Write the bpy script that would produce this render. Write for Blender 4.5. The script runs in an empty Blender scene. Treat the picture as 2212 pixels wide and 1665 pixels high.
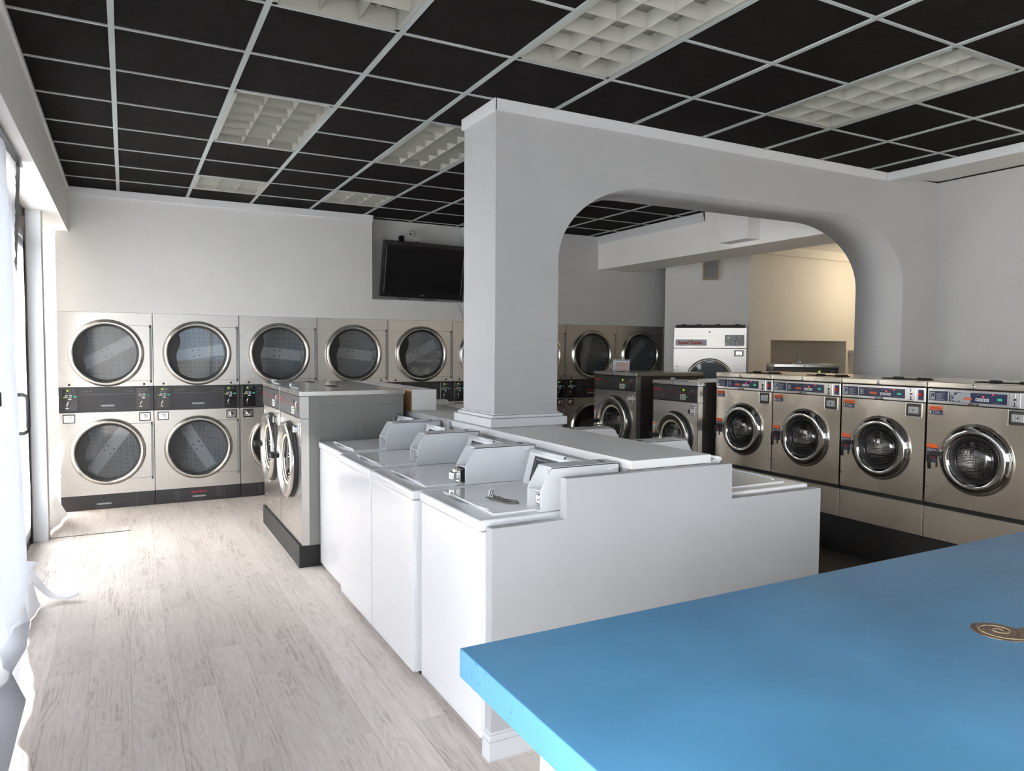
import bpy, bmesh, math, random
from mathutils import Vector, Matrix, noise
random.seed(7)
PI = math.pi
SC = bpy.context.scene
COL = SC.collection
CAMZ = 1.62
CEIL = CAMZ + 1.536

# ------------------------------------------------------------------ materials
def mat(name, col, rough=.5, metal=0., bump=0., bscale=40., stretch=(1, 1, 1), var=0., vscale=3., spec=.5,
        emit=None, estr=0., coat=0., rvar=0.):
    m = bpy.data.materials.new(name); m.use_nodes = True
    N = m.node_tree.nodes; L = m.node_tree.links
    b = N['Principled BSDF']
    c = tuple(col) + (1,)
    b.inputs['Base Color'].default_value = c
    b.inputs['Roughness'].default_value = rough
    b.inputs['Metallic'].default_value = metal
    b.inputs['Specular IOR Level'].default_value = spec
    b.inputs['Coat Weight'].default_value = coat
    if emit:
        b.inputs['Emission Color'].default_value = tuple(emit) + (1,)
        b.inputs['Emission Strength'].default_value = estr
    tc = N.new('ShaderNodeTexCoord'); mp = N.new('ShaderNodeMapping')
    mp.inputs['Scale'].default_value = stretch
    L.new(tc.outputs['Object'], mp.inputs['Vector'])
    if bump or rvar:
        n = N.new('ShaderNodeTexNoise'); n.inputs['Scale'].default_value = bscale; n.inputs['Detail'].default_value = 3
        L.new(mp.outputs[0], n.inputs['Vector'])
        if bump:
            bu = N.new('ShaderNodeBump'); bu.inputs['Strength'].default_value = bump; bu.inputs['Distance'].default_value = .01
            L.new(n.outputs['Fac'], bu.inputs['Height']); L.new(bu.outputs[0], b.inputs['Normal'])
        if rvar:
            mr = N.new('ShaderNodeMapRange'); mr.inputs[3].default_value = max(rough - rvar, .02); mr.inputs[4].default_value = rough + rvar
            L.new(n.outputs['Fac'], mr.inputs[0]); L.new(mr.outputs[0], b.inputs['Roughness'])
    # every material carries a little procedural tone variation
    n2 = N.new('ShaderNodeTexNoise'); n2.inputs['Scale'].default_value = vscale; n2.inputs['Detail'].default_value = 4
    L.new(mp.outputs[0], n2.inputs['Vector'])
    r = N.new('ShaderNodeMapRange'); v = max(var, .015)
    r.inputs[1].default_value = .3; r.inputs[2].default_value = .7
    r.inputs[3].default_value = 1 - v; r.inputs[4].default_value = 1 + v * .5
    L.new(n2.outputs['Fac'], r.inputs[0])
    mx = N.new('ShaderNodeVectorMath'); mx.operation = 'SCALE'; mx.inputs[0].default_value = col
    L.new(r.outputs[0], mx.inputs['Scale']); L.new(mx.outputs[0], b.inputs['Base Color'])
    return m

M = {}
M['wall'] = mat('wall_paint', (.66, .655, .64), .7, bump=.05, bscale=60, var=.03)
M['wallb'] = mat('bright_wall_paint', (.90, .885, .86), .65, bump=.04, bscale=60, var=.02)
M['wall_warm'] = mat('wall_paint_cream', (.64, .61, .55), .7, bump=.05, bscale=60, var=.03)
M['trim'] = mat('trim_paint', (.68, .69, .70), .45, bump=.03)
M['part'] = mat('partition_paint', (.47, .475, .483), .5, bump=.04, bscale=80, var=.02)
M['shelf'] = mat('shelf_laminate', (.87, .87, .87), .45, bump=.02, bscale=120)
M['wall_shade'] = mat('wall_paint_shaded', (.445, .447, .45), .7, bump=.05, bscale=60, var=.03)  # same wall paint, darkened for the weaker light on arch and right wall
M['tile'] = mat('black_ceiling_tile', (.0080, .0062, .0056), .9, bump=.25, bscale=160, var=.25, vscale=14, spec=.12)
M['tbar'] = mat('grid_metal', (.36, .39, .38), .45)
M['steel'] = mat('brushed_steel', (.60, .575, .54), .36, .85, bump=.02, bscale=30, stretch=(1, 1, 25), var=.05, vscale=2.5, rvar=.06)
M['steelW'] = mat('washer_steel', (.62, .60, .57), .24, .95, bump=.05, bscale=5, stretch=(1, 1, 1), var=.04, rvar=.05)
M['steelD'] = mat('wavy_steel', (.95, .87, .75), .27, 1., bump=.3, bscale=3.2, stretch=(1, 1, .6), var=.06, rvar=.04)
for n_ in M['steelD'].node_tree.nodes:
    if n_.type == 'TEX_NOISE' and n_.inputs['Scale'].default_value > 3.1: n_.inputs['Detail'].default_value = 0; n_.inputs['Scale'].default_value = 2.6
    if n_.type == 'BUMP': n_.inputs['Distance'].default_value = .05; n_.inputs['Strength'].default_value = .8
M['steelB'] = mat('base_steel', (.95, .86, .74), .36, .9, bump=.16, bscale=3.2, var=.08, rvar=.05)
M['steelp'] = mat('polished_rim', (.62, .60, .56), .2, .95)
M['chrome'] = mat('chrome', (.75, .74, .72), .07, 1.)
M['chromew'] = mat('worn_chrome', (.70, .69, .68), .22, .95)
M['sidegrey'] = mat('grey_side_panel', (.24, .24, .225), .38, .1, var=.04)
M['sidedark'] = mat('dark_side_panel', (.07, .062, .055), .4, .4)
M['black'] = mat('black_panel', (.028, .027, .03), .42, var=.08)
M['blackg'] = mat('gloss_black', (.012, .012, .013), .18)
M['rubber'] = mat('rubber', (.015, .014, .014), .55)
M['plinth'] = mat('plinth_black', (.02, .019, .018), .6, bump=.1, bscale=50, var=.2)
M['enamel'] = mat('white_enamel', (.88, .88, .89), .12, bump=.012, bscale=8, var=.02, coat=.3)
M['enamelg'] = mat('white_meter_case', (.74, .75, .76), .25, var=.02)
M['tvb'] = mat('tv_bezel', (.008, .008, .009), .25, spec=.3)
M['tvs'] = mat('tv_screen', (.005, .005, .0055), .35, spec=.15)
M['frame'] = mat('bronze_frame', (.045, .032, .026), .45, .4, var=.15)
M['sticky'] = mat('sticker_residue', (.42, .41, .39), .6, var=.5, vscale=30)
M['white'] = mat('white_plastic', (.75, .75, .72), .4)
M['grey'] = mat('grey_plastic', (.34, .36, .37), .45)
M['print'] = mat('grey_print', (.22, .225, .23), .5)
M['printw'] = mat('white_print', (.62, .63, .63), .5)
M['red'] = mat('red_print', (.50, .035, .025), .5)
M['orange'] = mat('orange_sticker', (.78, .14, .03), .5)
M['navy'] = mat('navy_label', (.022, .030, .075), .3)
M['green'] = mat('green_button', (.03, .36, .22), .4, emit=(.03, .4, .25), estr=.12)
M['lcd'] = mat('lit_digits', (.25, .5, .02), .5, emit=(.45, .75, .05), estr=1.0)
M['ledr'] = mat('red_led', (.8, .02, .02), .4, emit=(1, .03, .03), estr=3.0)
M['ledg'] = mat('green_led_digits', (.02, .4, .2), .4, emit=(.03, .6, .3), estr=.6)
M['ledo'] = mat('orange_digits', (.4, .07, .02), .4, emit=(.6, .12, .03), estr=.25)
M['redb'] = mat('red_button', (.6, .04, .03), .3)
M['cream'] = mat('cream_seal', (.62, .55, .40), .45)
M['wood'] = mat('raw_plywood', (.50, .27, .12), .7, var=.25, vscale=20, stretch=(1, 8, 1))
M['tape'] = mat('black_tape', (.018, .016, .02), .4, var=.3)
M['tapeg'] = mat('grey_tape', (.42, .45, .48), .35)
M['spk'] = mat('speaker_cloth', (.20, .20, .20), .8, bump=.2, bscale=400)
M['spkf'] = mat('speaker_frame', (.35, .28, .17), .6)
M['pink'] = mat('pink_label', (.62, .40, .36), .6)
M['louver'] = mat('louver_white', (.34, .34, .30), .35, spec=.6)
M['tube'] = mat('fluorescent_tube', (.7, .7, .68), .3)
M['matb'] = mat('rubber_mat', (.010, .010, .011), .7, bump=.3, bscale=90)

def sheet_mat(name, col, transl=.45):
    m = bpy.data.materials.new(name); m.use_nodes = True
    N = m.node_tree.nodes; L = m.node_tree.links
    N.remove(N['Principled BSDF']); out = N['Material Output']
    d = N.new('ShaderNodeBsdfDiffuse'); t = N.new('ShaderNodeBsdfTranslucent'); mx = N.new('ShaderNodeMixShader')
    n = N.new('ShaderNodeTexNoise'); n.inputs['Scale'].default_value = 9; n.inputs['Detail'].default_value = 5
    tc = N.new('ShaderNodeTexCoord'); L.new(tc.outputs['Object'], n.inputs['Vector'])
    bu = N.new('ShaderNodeBump'); bu.inputs['Strength'].default_value = .25; bu.inputs['Distance'].default_value = .02
    L.new(n.outputs['Fac'], bu.inputs['Height']); L.new(bu.outputs[0], d.inputs['Normal'])
    d.inputs[0].default_value = tuple(col) + (1,); t.inputs[0].default_value = tuple(col) + (1,)
    mx.inputs[0].default_value = transl
    L.new(d.outputs[0], mx.inputs[1]); L.new(t.outputs[0], mx.inputs[2]); L.new(mx.outputs[0], out.inputs[0])
    return m
M['paper'] = sheet_mat('masking_paper', (.76, .77, .80), .24)
M['paperd'] = sheet_mat('door_masking_paper', (.84, .86, .90), .62)
M['paperb'] = sheet_mat('thin_masking_paper', (.74, .77, .82), .26)

def glass_mat(name, tint, gl=.12, rough=.02):
    m = bpy.data.materials.new(name); m.use_nodes = True
    N = m.node_tree.nodes; L = m.node_tree.links
    N.remove(N['Principled BSDF']); out = N['Material Output']
    t = N.new('ShaderNodeBsdfTransparent'); g = N.new('ShaderNodeBsdfGlossy'); mx = N.new('ShaderNodeMixShader')
    t.inputs[0].default_value = tuple(tint) + (1,); g.inputs['Roughness'].default_value = rough
    f = N.new('ShaderNodeLayerWeight'); f.inputs[0].default_value = .5
    pw = N.new('ShaderNodeMath'); pw.operation = 'POWER'; pw.inputs[1].default_value = 4; L.new(f.outputs['Facing'], pw.inputs[0])
    a = N.new('ShaderNodeMath'); a.operation = 'MULTIPLY_ADD'; a.inputs[1].default_value = .85; a.inputs[2].default_value = gl + .04
    L.new(pw.outputs[0], a.inputs[0]); L.new(a.outputs[0], mx.inputs[0])
    L.new(t.outputs[0], mx.inputs[1]); L.new(g.outputs[0], mx.inputs[2]); L.new(mx.outputs[0], out.inputs[0])
    return m
M['wglass'] = glass_mat('window_glass', (.95, .97, .98), .0)
M['wglass2'] = glass_mat('tinted_window_glass', (.55, .54, .52), .0)
M['dglass'] = glass_mat('dryer_glass', (.62, .64, .66), .02)
M['xglass'] = glass_mat('washer_glass', (.75, .75, .75), .05)
M['clear'] = glass_mat('clear_plastic', (.80, .80, .78), .06, .15)

def perf_mat(name, col, scale, rough=.35, metal=.7):
    m = mat(name, col, rough, metal)
    N = m.node_tree.nodes; L = m.node_tree.links; b = N['Principled BSDF']
    tc = N.new('ShaderNodeTexCoord'); s = N.new('ShaderNodeVectorMath'); s.operation = 'SCALE'; s.inputs['Scale'].default_value = scale
    L.new(tc.outputs['Object'], s.inputs[0])
    f = N.new('ShaderNodeVectorMath'); f.operation = 'FRACTION'; L.new(s.outputs[0], f.inputs[0])
    su = N.new('ShaderNodeVectorMath'); su.operation = 'SUBTRACT'; su.inputs[1].default_value = (.5, .5, .5); L.new(f.outputs[0], su.inputs[0])
    mu = N.new('ShaderNodeVectorMath'); mu.operation = 'MULTIPLY'; mu.inputs[1].default_value = (1, 0, 1); L.new(su.outputs[0], mu.inputs[0])
    ln = N.new('ShaderNodeVectorMath'); ln.operation = 'LENGTH'; L.new(mu.outputs[0], ln.inputs[0])
    g = N.new('ShaderNodeMath'); g.operation = 'GREATER_THAN'; g.inputs[1].default_value = .30; L.new(ln.outputs['Value'], g.inputs[0])
    mr = N.new('ShaderNodeMapRange'); mr.inputs[3].default_value = .06; mr.inputs[4].default_value = 1; L.new(g.outputs[0], mr.inputs[0])
    v = N.new('ShaderNodeVectorMath'); v.operation = 'SCALE'; v.inputs[0].default_value = col; L.new(mr.outputs[0], v.inputs['Scale'])
    L.new(v.outputs[0], b.inputs['Base Color'])
    return m
M['perf'] = perf_mat('perforated_drum', (.42, .43, .44), 75, .5, .3)
M['drumw'] = perf_mat('washer_drum', (.45, .44, .42), 55, .25, .9)
M['band'] = mat('drum_band', (.62, .63, .64), .5, .3)

def floor_mat():
    m = bpy.data.materials.new('oak_vinyl_planks'); m.use_nodes = True
    N = m.node_tree.nodes; L = m.node_tree.links; b = N['Principled BSDF']
    tc = N.new('ShaderNodeTexCoord'); mp = N.new('ShaderNodeMapping')
    mp.inputs['Rotation'].default_value = (0, 0, PI / 2)
    L.new(tc.outputs['Object'], mp.inputs['Vector'])
    br = N.new('ShaderNodeTexBrick'); br.offset = .37; br.inputs['Scale'].default_value = 1
    br.inputs['Brick Width'].default_value = 1.22; br.inputs['Row Height'].default_value = .18
    br.inputs['Mortar Size'].default_value = .0012; br.inputs['Mortar Smooth'].default_value = .4
    br.inputs['Color1'].default_value = (0, 0, 0, 1); br.inputs['Color2'].default_value = (1, 1, 1, 1); br.inputs['Mortar'].default_value = (.5, .5, .5, 1)
    L.new(mp.outputs[0], br.inputs['Vector'])
    # per-plank offset of the grain
    sc = N.new('ShaderNodeVectorMath'); sc.operation = 'SCALE'; sc.inputs['Scale'].default_value = 7.3
    L.new(br.outputs['Color'], sc.inputs[0])
    ad = N.new('ShaderNodeVectorMath'); ad.operation = 'ADD'
    st = N.new('ShaderNodeMapping'); st.inputs['Scale'].default_value = (.85, 5.5, 1); L.new(mp.outputs[0], st.inputs['Vector'])
    L.new(st.outputs[0], ad.inputs[0]); L.new(sc.outputs[0], ad.inputs[1])
    n1 = N.new('ShaderNodeTexNoise'); n1.inputs['Scale'].default_value = 1.5; n1.inputs['Detail'].default_value = 3; n1.inputs['Distortion'].default_value = .6
    L.new(ad.outputs[0], n1.inputs['Vector'])
    m1 = N.new('ShaderNodeMath'); m1.operation = 'MULTIPLY'; m1.inputs[1].default_value = 13; L.new(n1.outputs['Fac'], m1.inputs[0])
    fr = N.new('ShaderNodeMath'); fr.operation = 'PINGPONG'; fr.inputs[1].default_value = .5; L.new(m1.outputs[0], fr.inputs[0])
    st2 = N.new('ShaderNodeMapping'); st2.inputs['Scale'].default_value = (2.5, 70, 1); L.new(mp.outputs[0], st2.inputs['Vector'])
    n2 = N.new('ShaderNodeTexNoise'); n2.inputs['Scale'].default_value = 1.3; n2.inputs['Detail'].default_value = 5; L.new(st2.outputs[0], n2.inputs['Vector'])
    n3 = N.new('ShaderNodeTexNoise'); n3.inputs['Scale'].default_value = 1.1; n3.inputs['Detail'].default_value = 4; L.new(ad.outputs[0], n3.inputs['Vector'])
    a1 = N.new('ShaderNodeMath'); a1.operation = 'MULTIPLY_ADD'; a1.inputs[1].default_value = .34; L.new(fr.outputs[0], a1.inputs[0])
    s2 = N.new('ShaderNodeMath'); s2.operation = 'MULTIPLY'; s2.inputs[1].default_value = .55; L.new(n2.outputs['Fac'], s2.inputs[0])
    L.new(s2.outputs[0], a1.inputs[2])
    a2 = N.new('ShaderNodeMath'); a2.operation = 'MULTIPLY_ADD'; a2.inputs[1].default_value = .5; L.new(n3.outputs['Fac'], a2.inputs[0]); L.new(a1.outputs[0], a2.inputs[2])
    cr = N.new('ShaderNodeValToRGB'); e = cr.color_ramp.elements
    e[0].position = .32; e[0].color = (.32, .27, .24, 1)
    e[1].position = .95; e[1].color = (.84, .77, .715, 1)
    k = cr.color_ramp.elements.new(.55); k.color = (.66, .59, .54, 1)
    L.new(a2.outputs[0], cr.inputs[0])
    tn = N.new('ShaderNodeMix'); tn.data_type = 'RGBA'; tn.blend_type = 'MULTIPLY'; tn.inputs[0].default_value = 1
    pr = N.new('ShaderNodeMapRange'); pr.inputs[3].default_value = .90; pr.inputs[4].default_value = 1.06
    L.new(br.outputs['Color'], pr.inputs[0]); L.new(pr.outputs[0], tn.inputs[7]); L.new(cr.outputs[0], tn.inputs[6])
    mo = N.new('ShaderNodeMix'); mo.data_type = 'RGBA'; mo.inputs[7].default_value = (.30, .27, .25, 1)
    mf = N.new('ShaderNodeMath'); mf.operation = 'MULTIPLY'; mf.inputs[1].default_value = .6
    L.new(br.outputs['Fac'], mf.inputs[0]); L.new(mf.outputs[0], mo.inputs[0]); L.new(tn.outputs[2], mo.inputs[6])
    L.new(mo.outputs[2], b.inputs['Base Color'])
    b.inputs['Roughness'].default_value = .42; b.inputs['Specular IOR Level'].default_value = .4
    bu = N.new('ShaderNodeBump'); bu.inputs['Strength'].default_value = .15; bu.inputs['Distance'].default_value = .004
    L.new(a1.outputs[0], bu.inputs['Height']); L.new(bu.outputs[0], b.inputs['Normal'])
    return m
M['floor'] = floor_mat()

def blue_mat():
    m = mat('blue_cast_concrete', (.052, .168, .300), .33, bump=.05, bscale=25, var=.22, vscale=2.2)
    N = m.node_tree.nodes; L = m.node_tree.links; b = N['Principled BSDF']
    src = b.inputs['Base Color'].links[0].from_socket
    tc = N.new('ShaderNodeTexCoord'); v = N.new('ShaderNodeTexVoronoi'); v.inputs['Scale'].default_value = 55
    L.new(tc.outputs['Object'], v.inputs['Vector'])
    n = N.new('ShaderNodeTexNoise'); n.inputs['Scale'].default_value = 7; L.new(tc.outputs['Object'], n.inputs['Vector'])
    # pits only where the patchy noise allows them, mostly on the vertical edge
    g = N.new('ShaderNodeNewGeometry'); sx = N.new('ShaderNodeSeparateXYZ'); L.new(g.outputs['Normal'], sx.inputs[0])
    ab = N.new('ShaderNodeMath'); ab.operation = 'ABSOLUTE'; L.new(sx.outputs['Z'], ab.inputs[0])
    th = N.new('ShaderNodeMapRange'); th.inputs[3].default_value = .30; th.inputs[4].default_value = .06; L.new(ab.outputs[0], th.inputs[0])
    mu = N.new('ShaderNodeMath'); mu.operation = 'MULTIPLY'; L.new(th.outputs[0], mu.inputs[0])
    gt = N.new('ShaderNodeMapRange'); gt.inputs[1].default_value = .42; gt.inputs[2].default_value = .62; L.new(n.outputs['Fac'], gt.inputs[0])
    L.new(gt.outputs[0], mu.inputs[1])
    lt = N.new('ShaderNodeMath'); lt.operation = 'LESS_THAN'; L.new(v.outputs['Distance'], lt.inputs[0]); L.new(mu.outputs[0], lt.inputs[1])
    mx = N.new('ShaderNodeMix'); mx.data_type = 'RGBA'; mx.inputs[7].default_value = (.03, .10, .20, 1)
    L.new(lt.outputs[0], mx.inputs[0]); L.new(src, mx.inputs[6]); L.new(mx.outputs[2], b.inputs['Base Color'])
    return m
M['blue'] = blue_mat()

def fossil_mat():
    m = mat('ammonite_stone', (.10, .075, .05), .35, bump=.2, bscale=60)
    N = m.node_tree.nodes; L = m.node_tree.links; b = N['Principled BSDF']
    tc = N.new('ShaderNodeTexCoord'); gr = N.new('ShaderNodeTexWave'); gr.wave_type = 'RINGS'; gr.rings_direction = 'Z'
    gr.inputs['Scale'].default_value = 22; gr.inputs['Distortion'].default_value = 9; gr.inputs['Detail'].default_value = 4
    L.new(tc.outputs['Object'], gr.inputs['Vector'])
    cr = N.new('ShaderNodeValToRGB'); e = cr.color_ramp.elements
    e[0].color = (.035, .022, .016, 1); e[1].color = (.15, .10, .055, 1); e[1].position = .95
    k = cr.color_ramp.elements.new(.5); k.color = (.075, .048, .03, 1)
    L.new(gr.outputs['Fac'], cr.inputs[0]); L.new(cr.outputs[0], b.inputs['Base Color'])
    return m
M['fossil'] = fossil_mat()

# ------------------------------------------------------------------ mesh builder
class B:
    """collects shapes into ONE mesh"""
    def __init__(s): s.bm = bmesh.new(); s.mats = []
    def mi(s, m):
        if m not in s.mats: s.mats.append(m)
        return s.mats.index(m)
    def face(s, vs, m):
        try:
            f = s.bm.faces.new(vs); f.material_index = s.mi(m); return f
        except ValueError:
            return None
    def box(s, x0, x1, y0, y1, z0, z1, m, bev=0, seg=2):
        vs = [s.bm.verts.new((x, y, z)) for x in (x0, x1) for y in (y0, y1) for z in (z0, z1)]
        fs = []
        for q in ((0, 1, 3, 2), (4, 6, 7, 5), (0, 4, 5, 1), (2, 3, 7, 6), (0, 2, 6, 4), (1, 5, 7, 3)):
            fs.append(s.face([vs[i] for i in q], m))
        if bev:
            es = list({e for f in fs for e in f.edges})
            r = bmesh.ops.bevel(s.bm, geom=es, offset=bev, segments=seg, profile=.6, affect='EDGES')
            for f in r['faces']: f.material_index = s.mi(m)
        return s
    def lathe(s, prof, c, m, axis='y', n=48, smooth=True, close=False):
        """prof: (radius, along) pairs turned about the axis through c; m one material or one per segment"""
        rings = []
        for r, a in prof:
            ring = []
            for i in range(n):
                t = 2 * PI * i / n; u, v = r * math.cos(t), r * math.sin(t)
                p = {'y': (u, a, v), 'z': (u, v, a), 'x': (a, u, v)}[axis]
                ring.append(s.bm.verts.new((c[0] + p[0], c[1] + p[1], c[2] + p[2])))
            rings.append(ring)
        K = len(rings)
        for k in range(K if close else K - 1):
            mm = m[k] if isinstance(m, (list, tuple)) else m
            a, b = rings[k], rings[(k + 1) % K]
            for i in range(n):
                f = s.face([a[i], a[(i + 1) % n], b[(i + 1) % n], b[i]], mm)
                if f and smooth: f.smooth = True
        return rings
    def disc(s, c, r, m, axis='y', n=48, sx=1., sz=1.):
        vs = []
        for i in range(n):
            t = 2 * PI * i / n; u, v = r * math.cos(t) * sx, r * math.sin(t) * sz
            p = {'y': (u, 0, v), 'z': (u, v, 0), 'x': (0, u, v)}[axis]
            vs.append(s.bm.verts.new((c[0] + p[0], c[1] + p[1], c[2] + p[2])))
        s.face(vs, m)
    def cyl(s, c, r, h, m, axis='y', n=20, r2=None):
        r2 = r if r2 is None else r2
        s.lathe([(1e-4, 0), (r, 0), (r, 0), (r2, h), (r2, h), (1e-4, h)], c, m, axis, n)
    def prism(s, poly, a0, a1, m, axis='x', bev=0):
        """poly in the two other axes, pushed from a0 to a1 along the axis"""
        def P(u, v, a): return {'x': (a, u, v), 'y': (u, a, v), 'z': (u, v, a)}[axis]
        A = [s.bm.verts.new(P(u, v, a0)) for u, v in poly]; Bv = [s.bm.verts.new(P(u, v, a1)) for u, v in poly]
        fs = [s.face(A, m), s.face(Bv[::-1], m)]
        n = len(poly)
        for i in range(n): fs.append(s.face([A[i], Bv[i], Bv[(i + 1) % n], A[(i + 1) % n]], m))
        if bev:
            es = list({e for f in fs if f for e in f.edges})
            r = bmesh.ops.bevel(s.bm, geom=es, offset=bev, segments=2, affect='EDGES')
            for f in r['faces']: f.material_index = s.mi(m)
    def hole_plate(s, x0, x1, z0, z1, cx, cz, r, y0, y1, m, n=56, a0=None, a1=None):
        """rectangular plate in XZ with a round hole; y0 front, y1 back of the rim"""
        if a0 is None: a0, a1 = 0, 2 * PI
        an = [a0 + (a1 - a0) * i / n for i in range(n + 1)]
        for X in (x0, x1):
            for Z in (z0, z1):
                t = math.atan2(Z - cz, X - cx)
                for k in (t, t + 2 * PI, t - 2 * PI):
                    if a0 <= k <= a1: an.append(k)
        an = sorted(set(round(a, 6) for a in an))
        pv = []
        for a in an:
            c, q = math.cos(a), math.sin(a); ts = []
            if abs(c) > 1e-6: ts.append(((x1 if c > 0 else x0) - cx) / c)
            if abs(q) > 1e-6: ts.append(((z1 if q > 0 else z0) - cz) / q)
            t = min(x for x in ts if x > 1e-7) if any(x > 1e-7 for x in ts) else r
            t = max(t, r + 1e-4)
            pv.append((s.bm.verts.new((cx + r * c, y1, cz + r * q)), s.bm.verts.new((cx + r * c, y0, cz + r * q)),
                       s.bm.verts.new((cx + t * c, y0, cz + t * q)), s.bm.verts.new((cx + t * c, y1, cz + t * q))))
        for i in range(len(pv) - 1):
            p, q = pv[i], pv[i + 1]
            for k in range(3): s.face([p[k], p[k + 1], q[k + 1], q[k]], m)
    def tube(s, pts, r, m, n=8):
        pts = [Vector(p) for p in pts]; rings = []
        for i, p in enumerate(pts):
            d = (pts[min(i + 1, len(pts) - 1)] - pts[max(i - 1, 0)]).normalized()
            u = d.cross(Vector((0, 0, 1)) if abs(d.z) < .9 else Vector((1, 0, 0))).normalized(); v = d.cross(u)
            rings.append([s.bm.verts.new(p + u * r * math.cos(2 * PI * k / n) + v * r * math.sin(2 * PI * k / n)) for k in range(n)])
        for a, b in zip(rings, rings[1:]):
            for k in range(n):
                f = s.face([a[k], a[(k + 1) % n], b[(k + 1) % n], b[k]], m)
                if f: f.smooth = True
        s.face(rings[0], m); s.face(rings[-1][::-1], m)
    def text(s, txt, x, z, h, y, m, shear=0., bold=0., sx=1., align='LEFT'):
        cu = bpy.data.curves.new('t', 'FONT'); cu.body = txt; cu.size = h; cu.align_x = align
        cu.shear = shear; cu.offset = bold; cu.resolution_u = 2
        o = bpy.data.objects.new('t', cu); COL.objects.link(o)
        dg = bpy.context.evaluated_depsgraph_get(); me = bpy.data.meshes.new_from_object(o.evaluated_get(dg))
        bpy.data.objects.remove(o); k = s.mi(m); base = len(s.bm.verts)
        vs = [s.bm.verts.new((x + v.co.x * sx, y, z + v.co.y)) for v in me.vertices]
        for p in me.polygons:
            try:
                f = s.bm.faces.new([vs[i] for i in p.vertices]); f.material_index = k
            except ValueError: pass
        bpy.data.meshes.remove(me)
    def rect(s, x0, x1, z0, z1, y, m):
        s.face([s.bm.verts.new(p) for p in ((x0, y, z0), (x1, y, z0), (x1, y, z1), (x0, y, z1))], m)
    def build(s, name, parent=None, loc=None, fix=True):
        if fix: bmesh.ops.recalc_face_normals(s.bm, faces=s.bm.faces)
        me = bpy.data.meshes.new(name); s.bm.to_mesh(me); s.bm.free()
        for m in s.mats: me.materials.append(M[m])
        o = bpy.data.objects.new(name, me); COL.objects.link(o)
        if parent: o.parent = parent
        if loc: o.location = loc
        return o

def thing(name, label, cat, loc=(0, 0, 0), rz=0, group=None):
    o = bpy.data.objects.new(name, None); COL.objects.link(o); o.empty_display_size = .1
    o.location = loc; o.rotation_euler = (0, 0, rz)
    tag(o, label, cat, group); return o
def tag(o, label, cat, group=None):
    o['label'] = label; o['category'] = cat
    if group: o['group'] = group
    return o
def struct(o): o['kind'] = 'structure'; return o
def dup(root, loc, rz, label, group=None):
    r = root.copy(); COL.objects.link(r); r.location = loc; r.rotation_euler = (0, 0, rz); r['label'] = label
    if group: r['group'] = group
    def rec(src, par):
        for ch in list(src.children):
            c = ch.copy(); COL.objects.link(c); c.parent = par; rec(ch, c)
    rec(root, r); return r
def find(root, name):
    return [c for c in root.children_recursive if c.name.split('.')[0] == name]
def kill(objs):
    for o in objs:
        for c in list(o.children_recursive): bpy.data.objects.remove(c)
        bpy.data.objects.remove(o)

WX = -.70            # window plane
XE, YE = 10.6, -3.6  # far right, behind camera
# ------------------------------------------------------------------ floor and ceiling
b = B(); b.box(-.95, XE, YE, 9.3, -.06, 0, 'floor'); struct(b.build('floor'))
M['floor_shade'] = mat('shaded_aisle_floor', (.10, .078, .062), .5, bump=.05, bscale=30, stretch=(1, .1, 1), var=.2)  # low light of the right aisle put into a darker floor colour
b = B(); b.box(3.0, 6.2, 1.5, 9.1, 0, .002, 'floor_shade'); struct(b.build('floor_aisle_shade')).name = 'floor_shade_right'  # thin sheet over the planks, painting in the aisle's shade
b = B(); b.box(-.95, 5.95, YE, 9.3, CEIL + .12, CEIL + .2, 'tile')
GX0, GDX, GY0, GDY = -.0297, .6225, 3.4337, .61
# lit holes for the troffers
TROF = [(1, -2, 2), (3, -2, 2), (6, -2, 2), (1, 2, 2), (3, 2, 2), (1, 6, 1), (3, 6, 1)]
occ = {(c, r + k) for c, r, n in TROF for k in range(n)}
nc0, nr0 = -1, -11
for c in range(nc0, 10):
    for r in range(nr0, 9):
        if (c, r) in occ: continue
        x0, x1 = GX0 + c * GDX, GX0 + (c + 1) * GDX; y0, y1 = GY0 + r * GDY, GY0 + (r + 1) * GDY
        x0, x1 = max(x0, -.46), min(x1, 5.83); y0, y1 = max(y0, YE), min(y1, 8.52)
        if x1 - x0 < .02 or y1 - y0 < .02: continue
        b.box(x0, x1, y0, y1, CEIL + .004, CEIL + .02, 'tile')
ceil = struct(b.build('ceiling'))
b = B()
for c in range(nc0 + 1, 11):
    x = GX0 + c * GDX
    if x < 5.82: b.box(x - .014, x + .014, YE, 8.52, CEIL - .004, CEIL + .01, 'tbar')
for r in range(nr0, 10):
    y = GY0 + r * GDY
    if y < YE or y > 8.5: continue
    for c in range(-1, 10):
        if (c, r) in occ and (c, r - 1) in occ: continue
        x0, x1 = max(GX0 + c * GDX + .014, -.46), min(GX0 + (c + 1) * GDX - .014, 5.82)
        b.box(x0, x1, y - .008, y + .008, CEIL - .003, CEIL + .01, 'tbar')
b.build('ceiling_grid', ceil)

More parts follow.
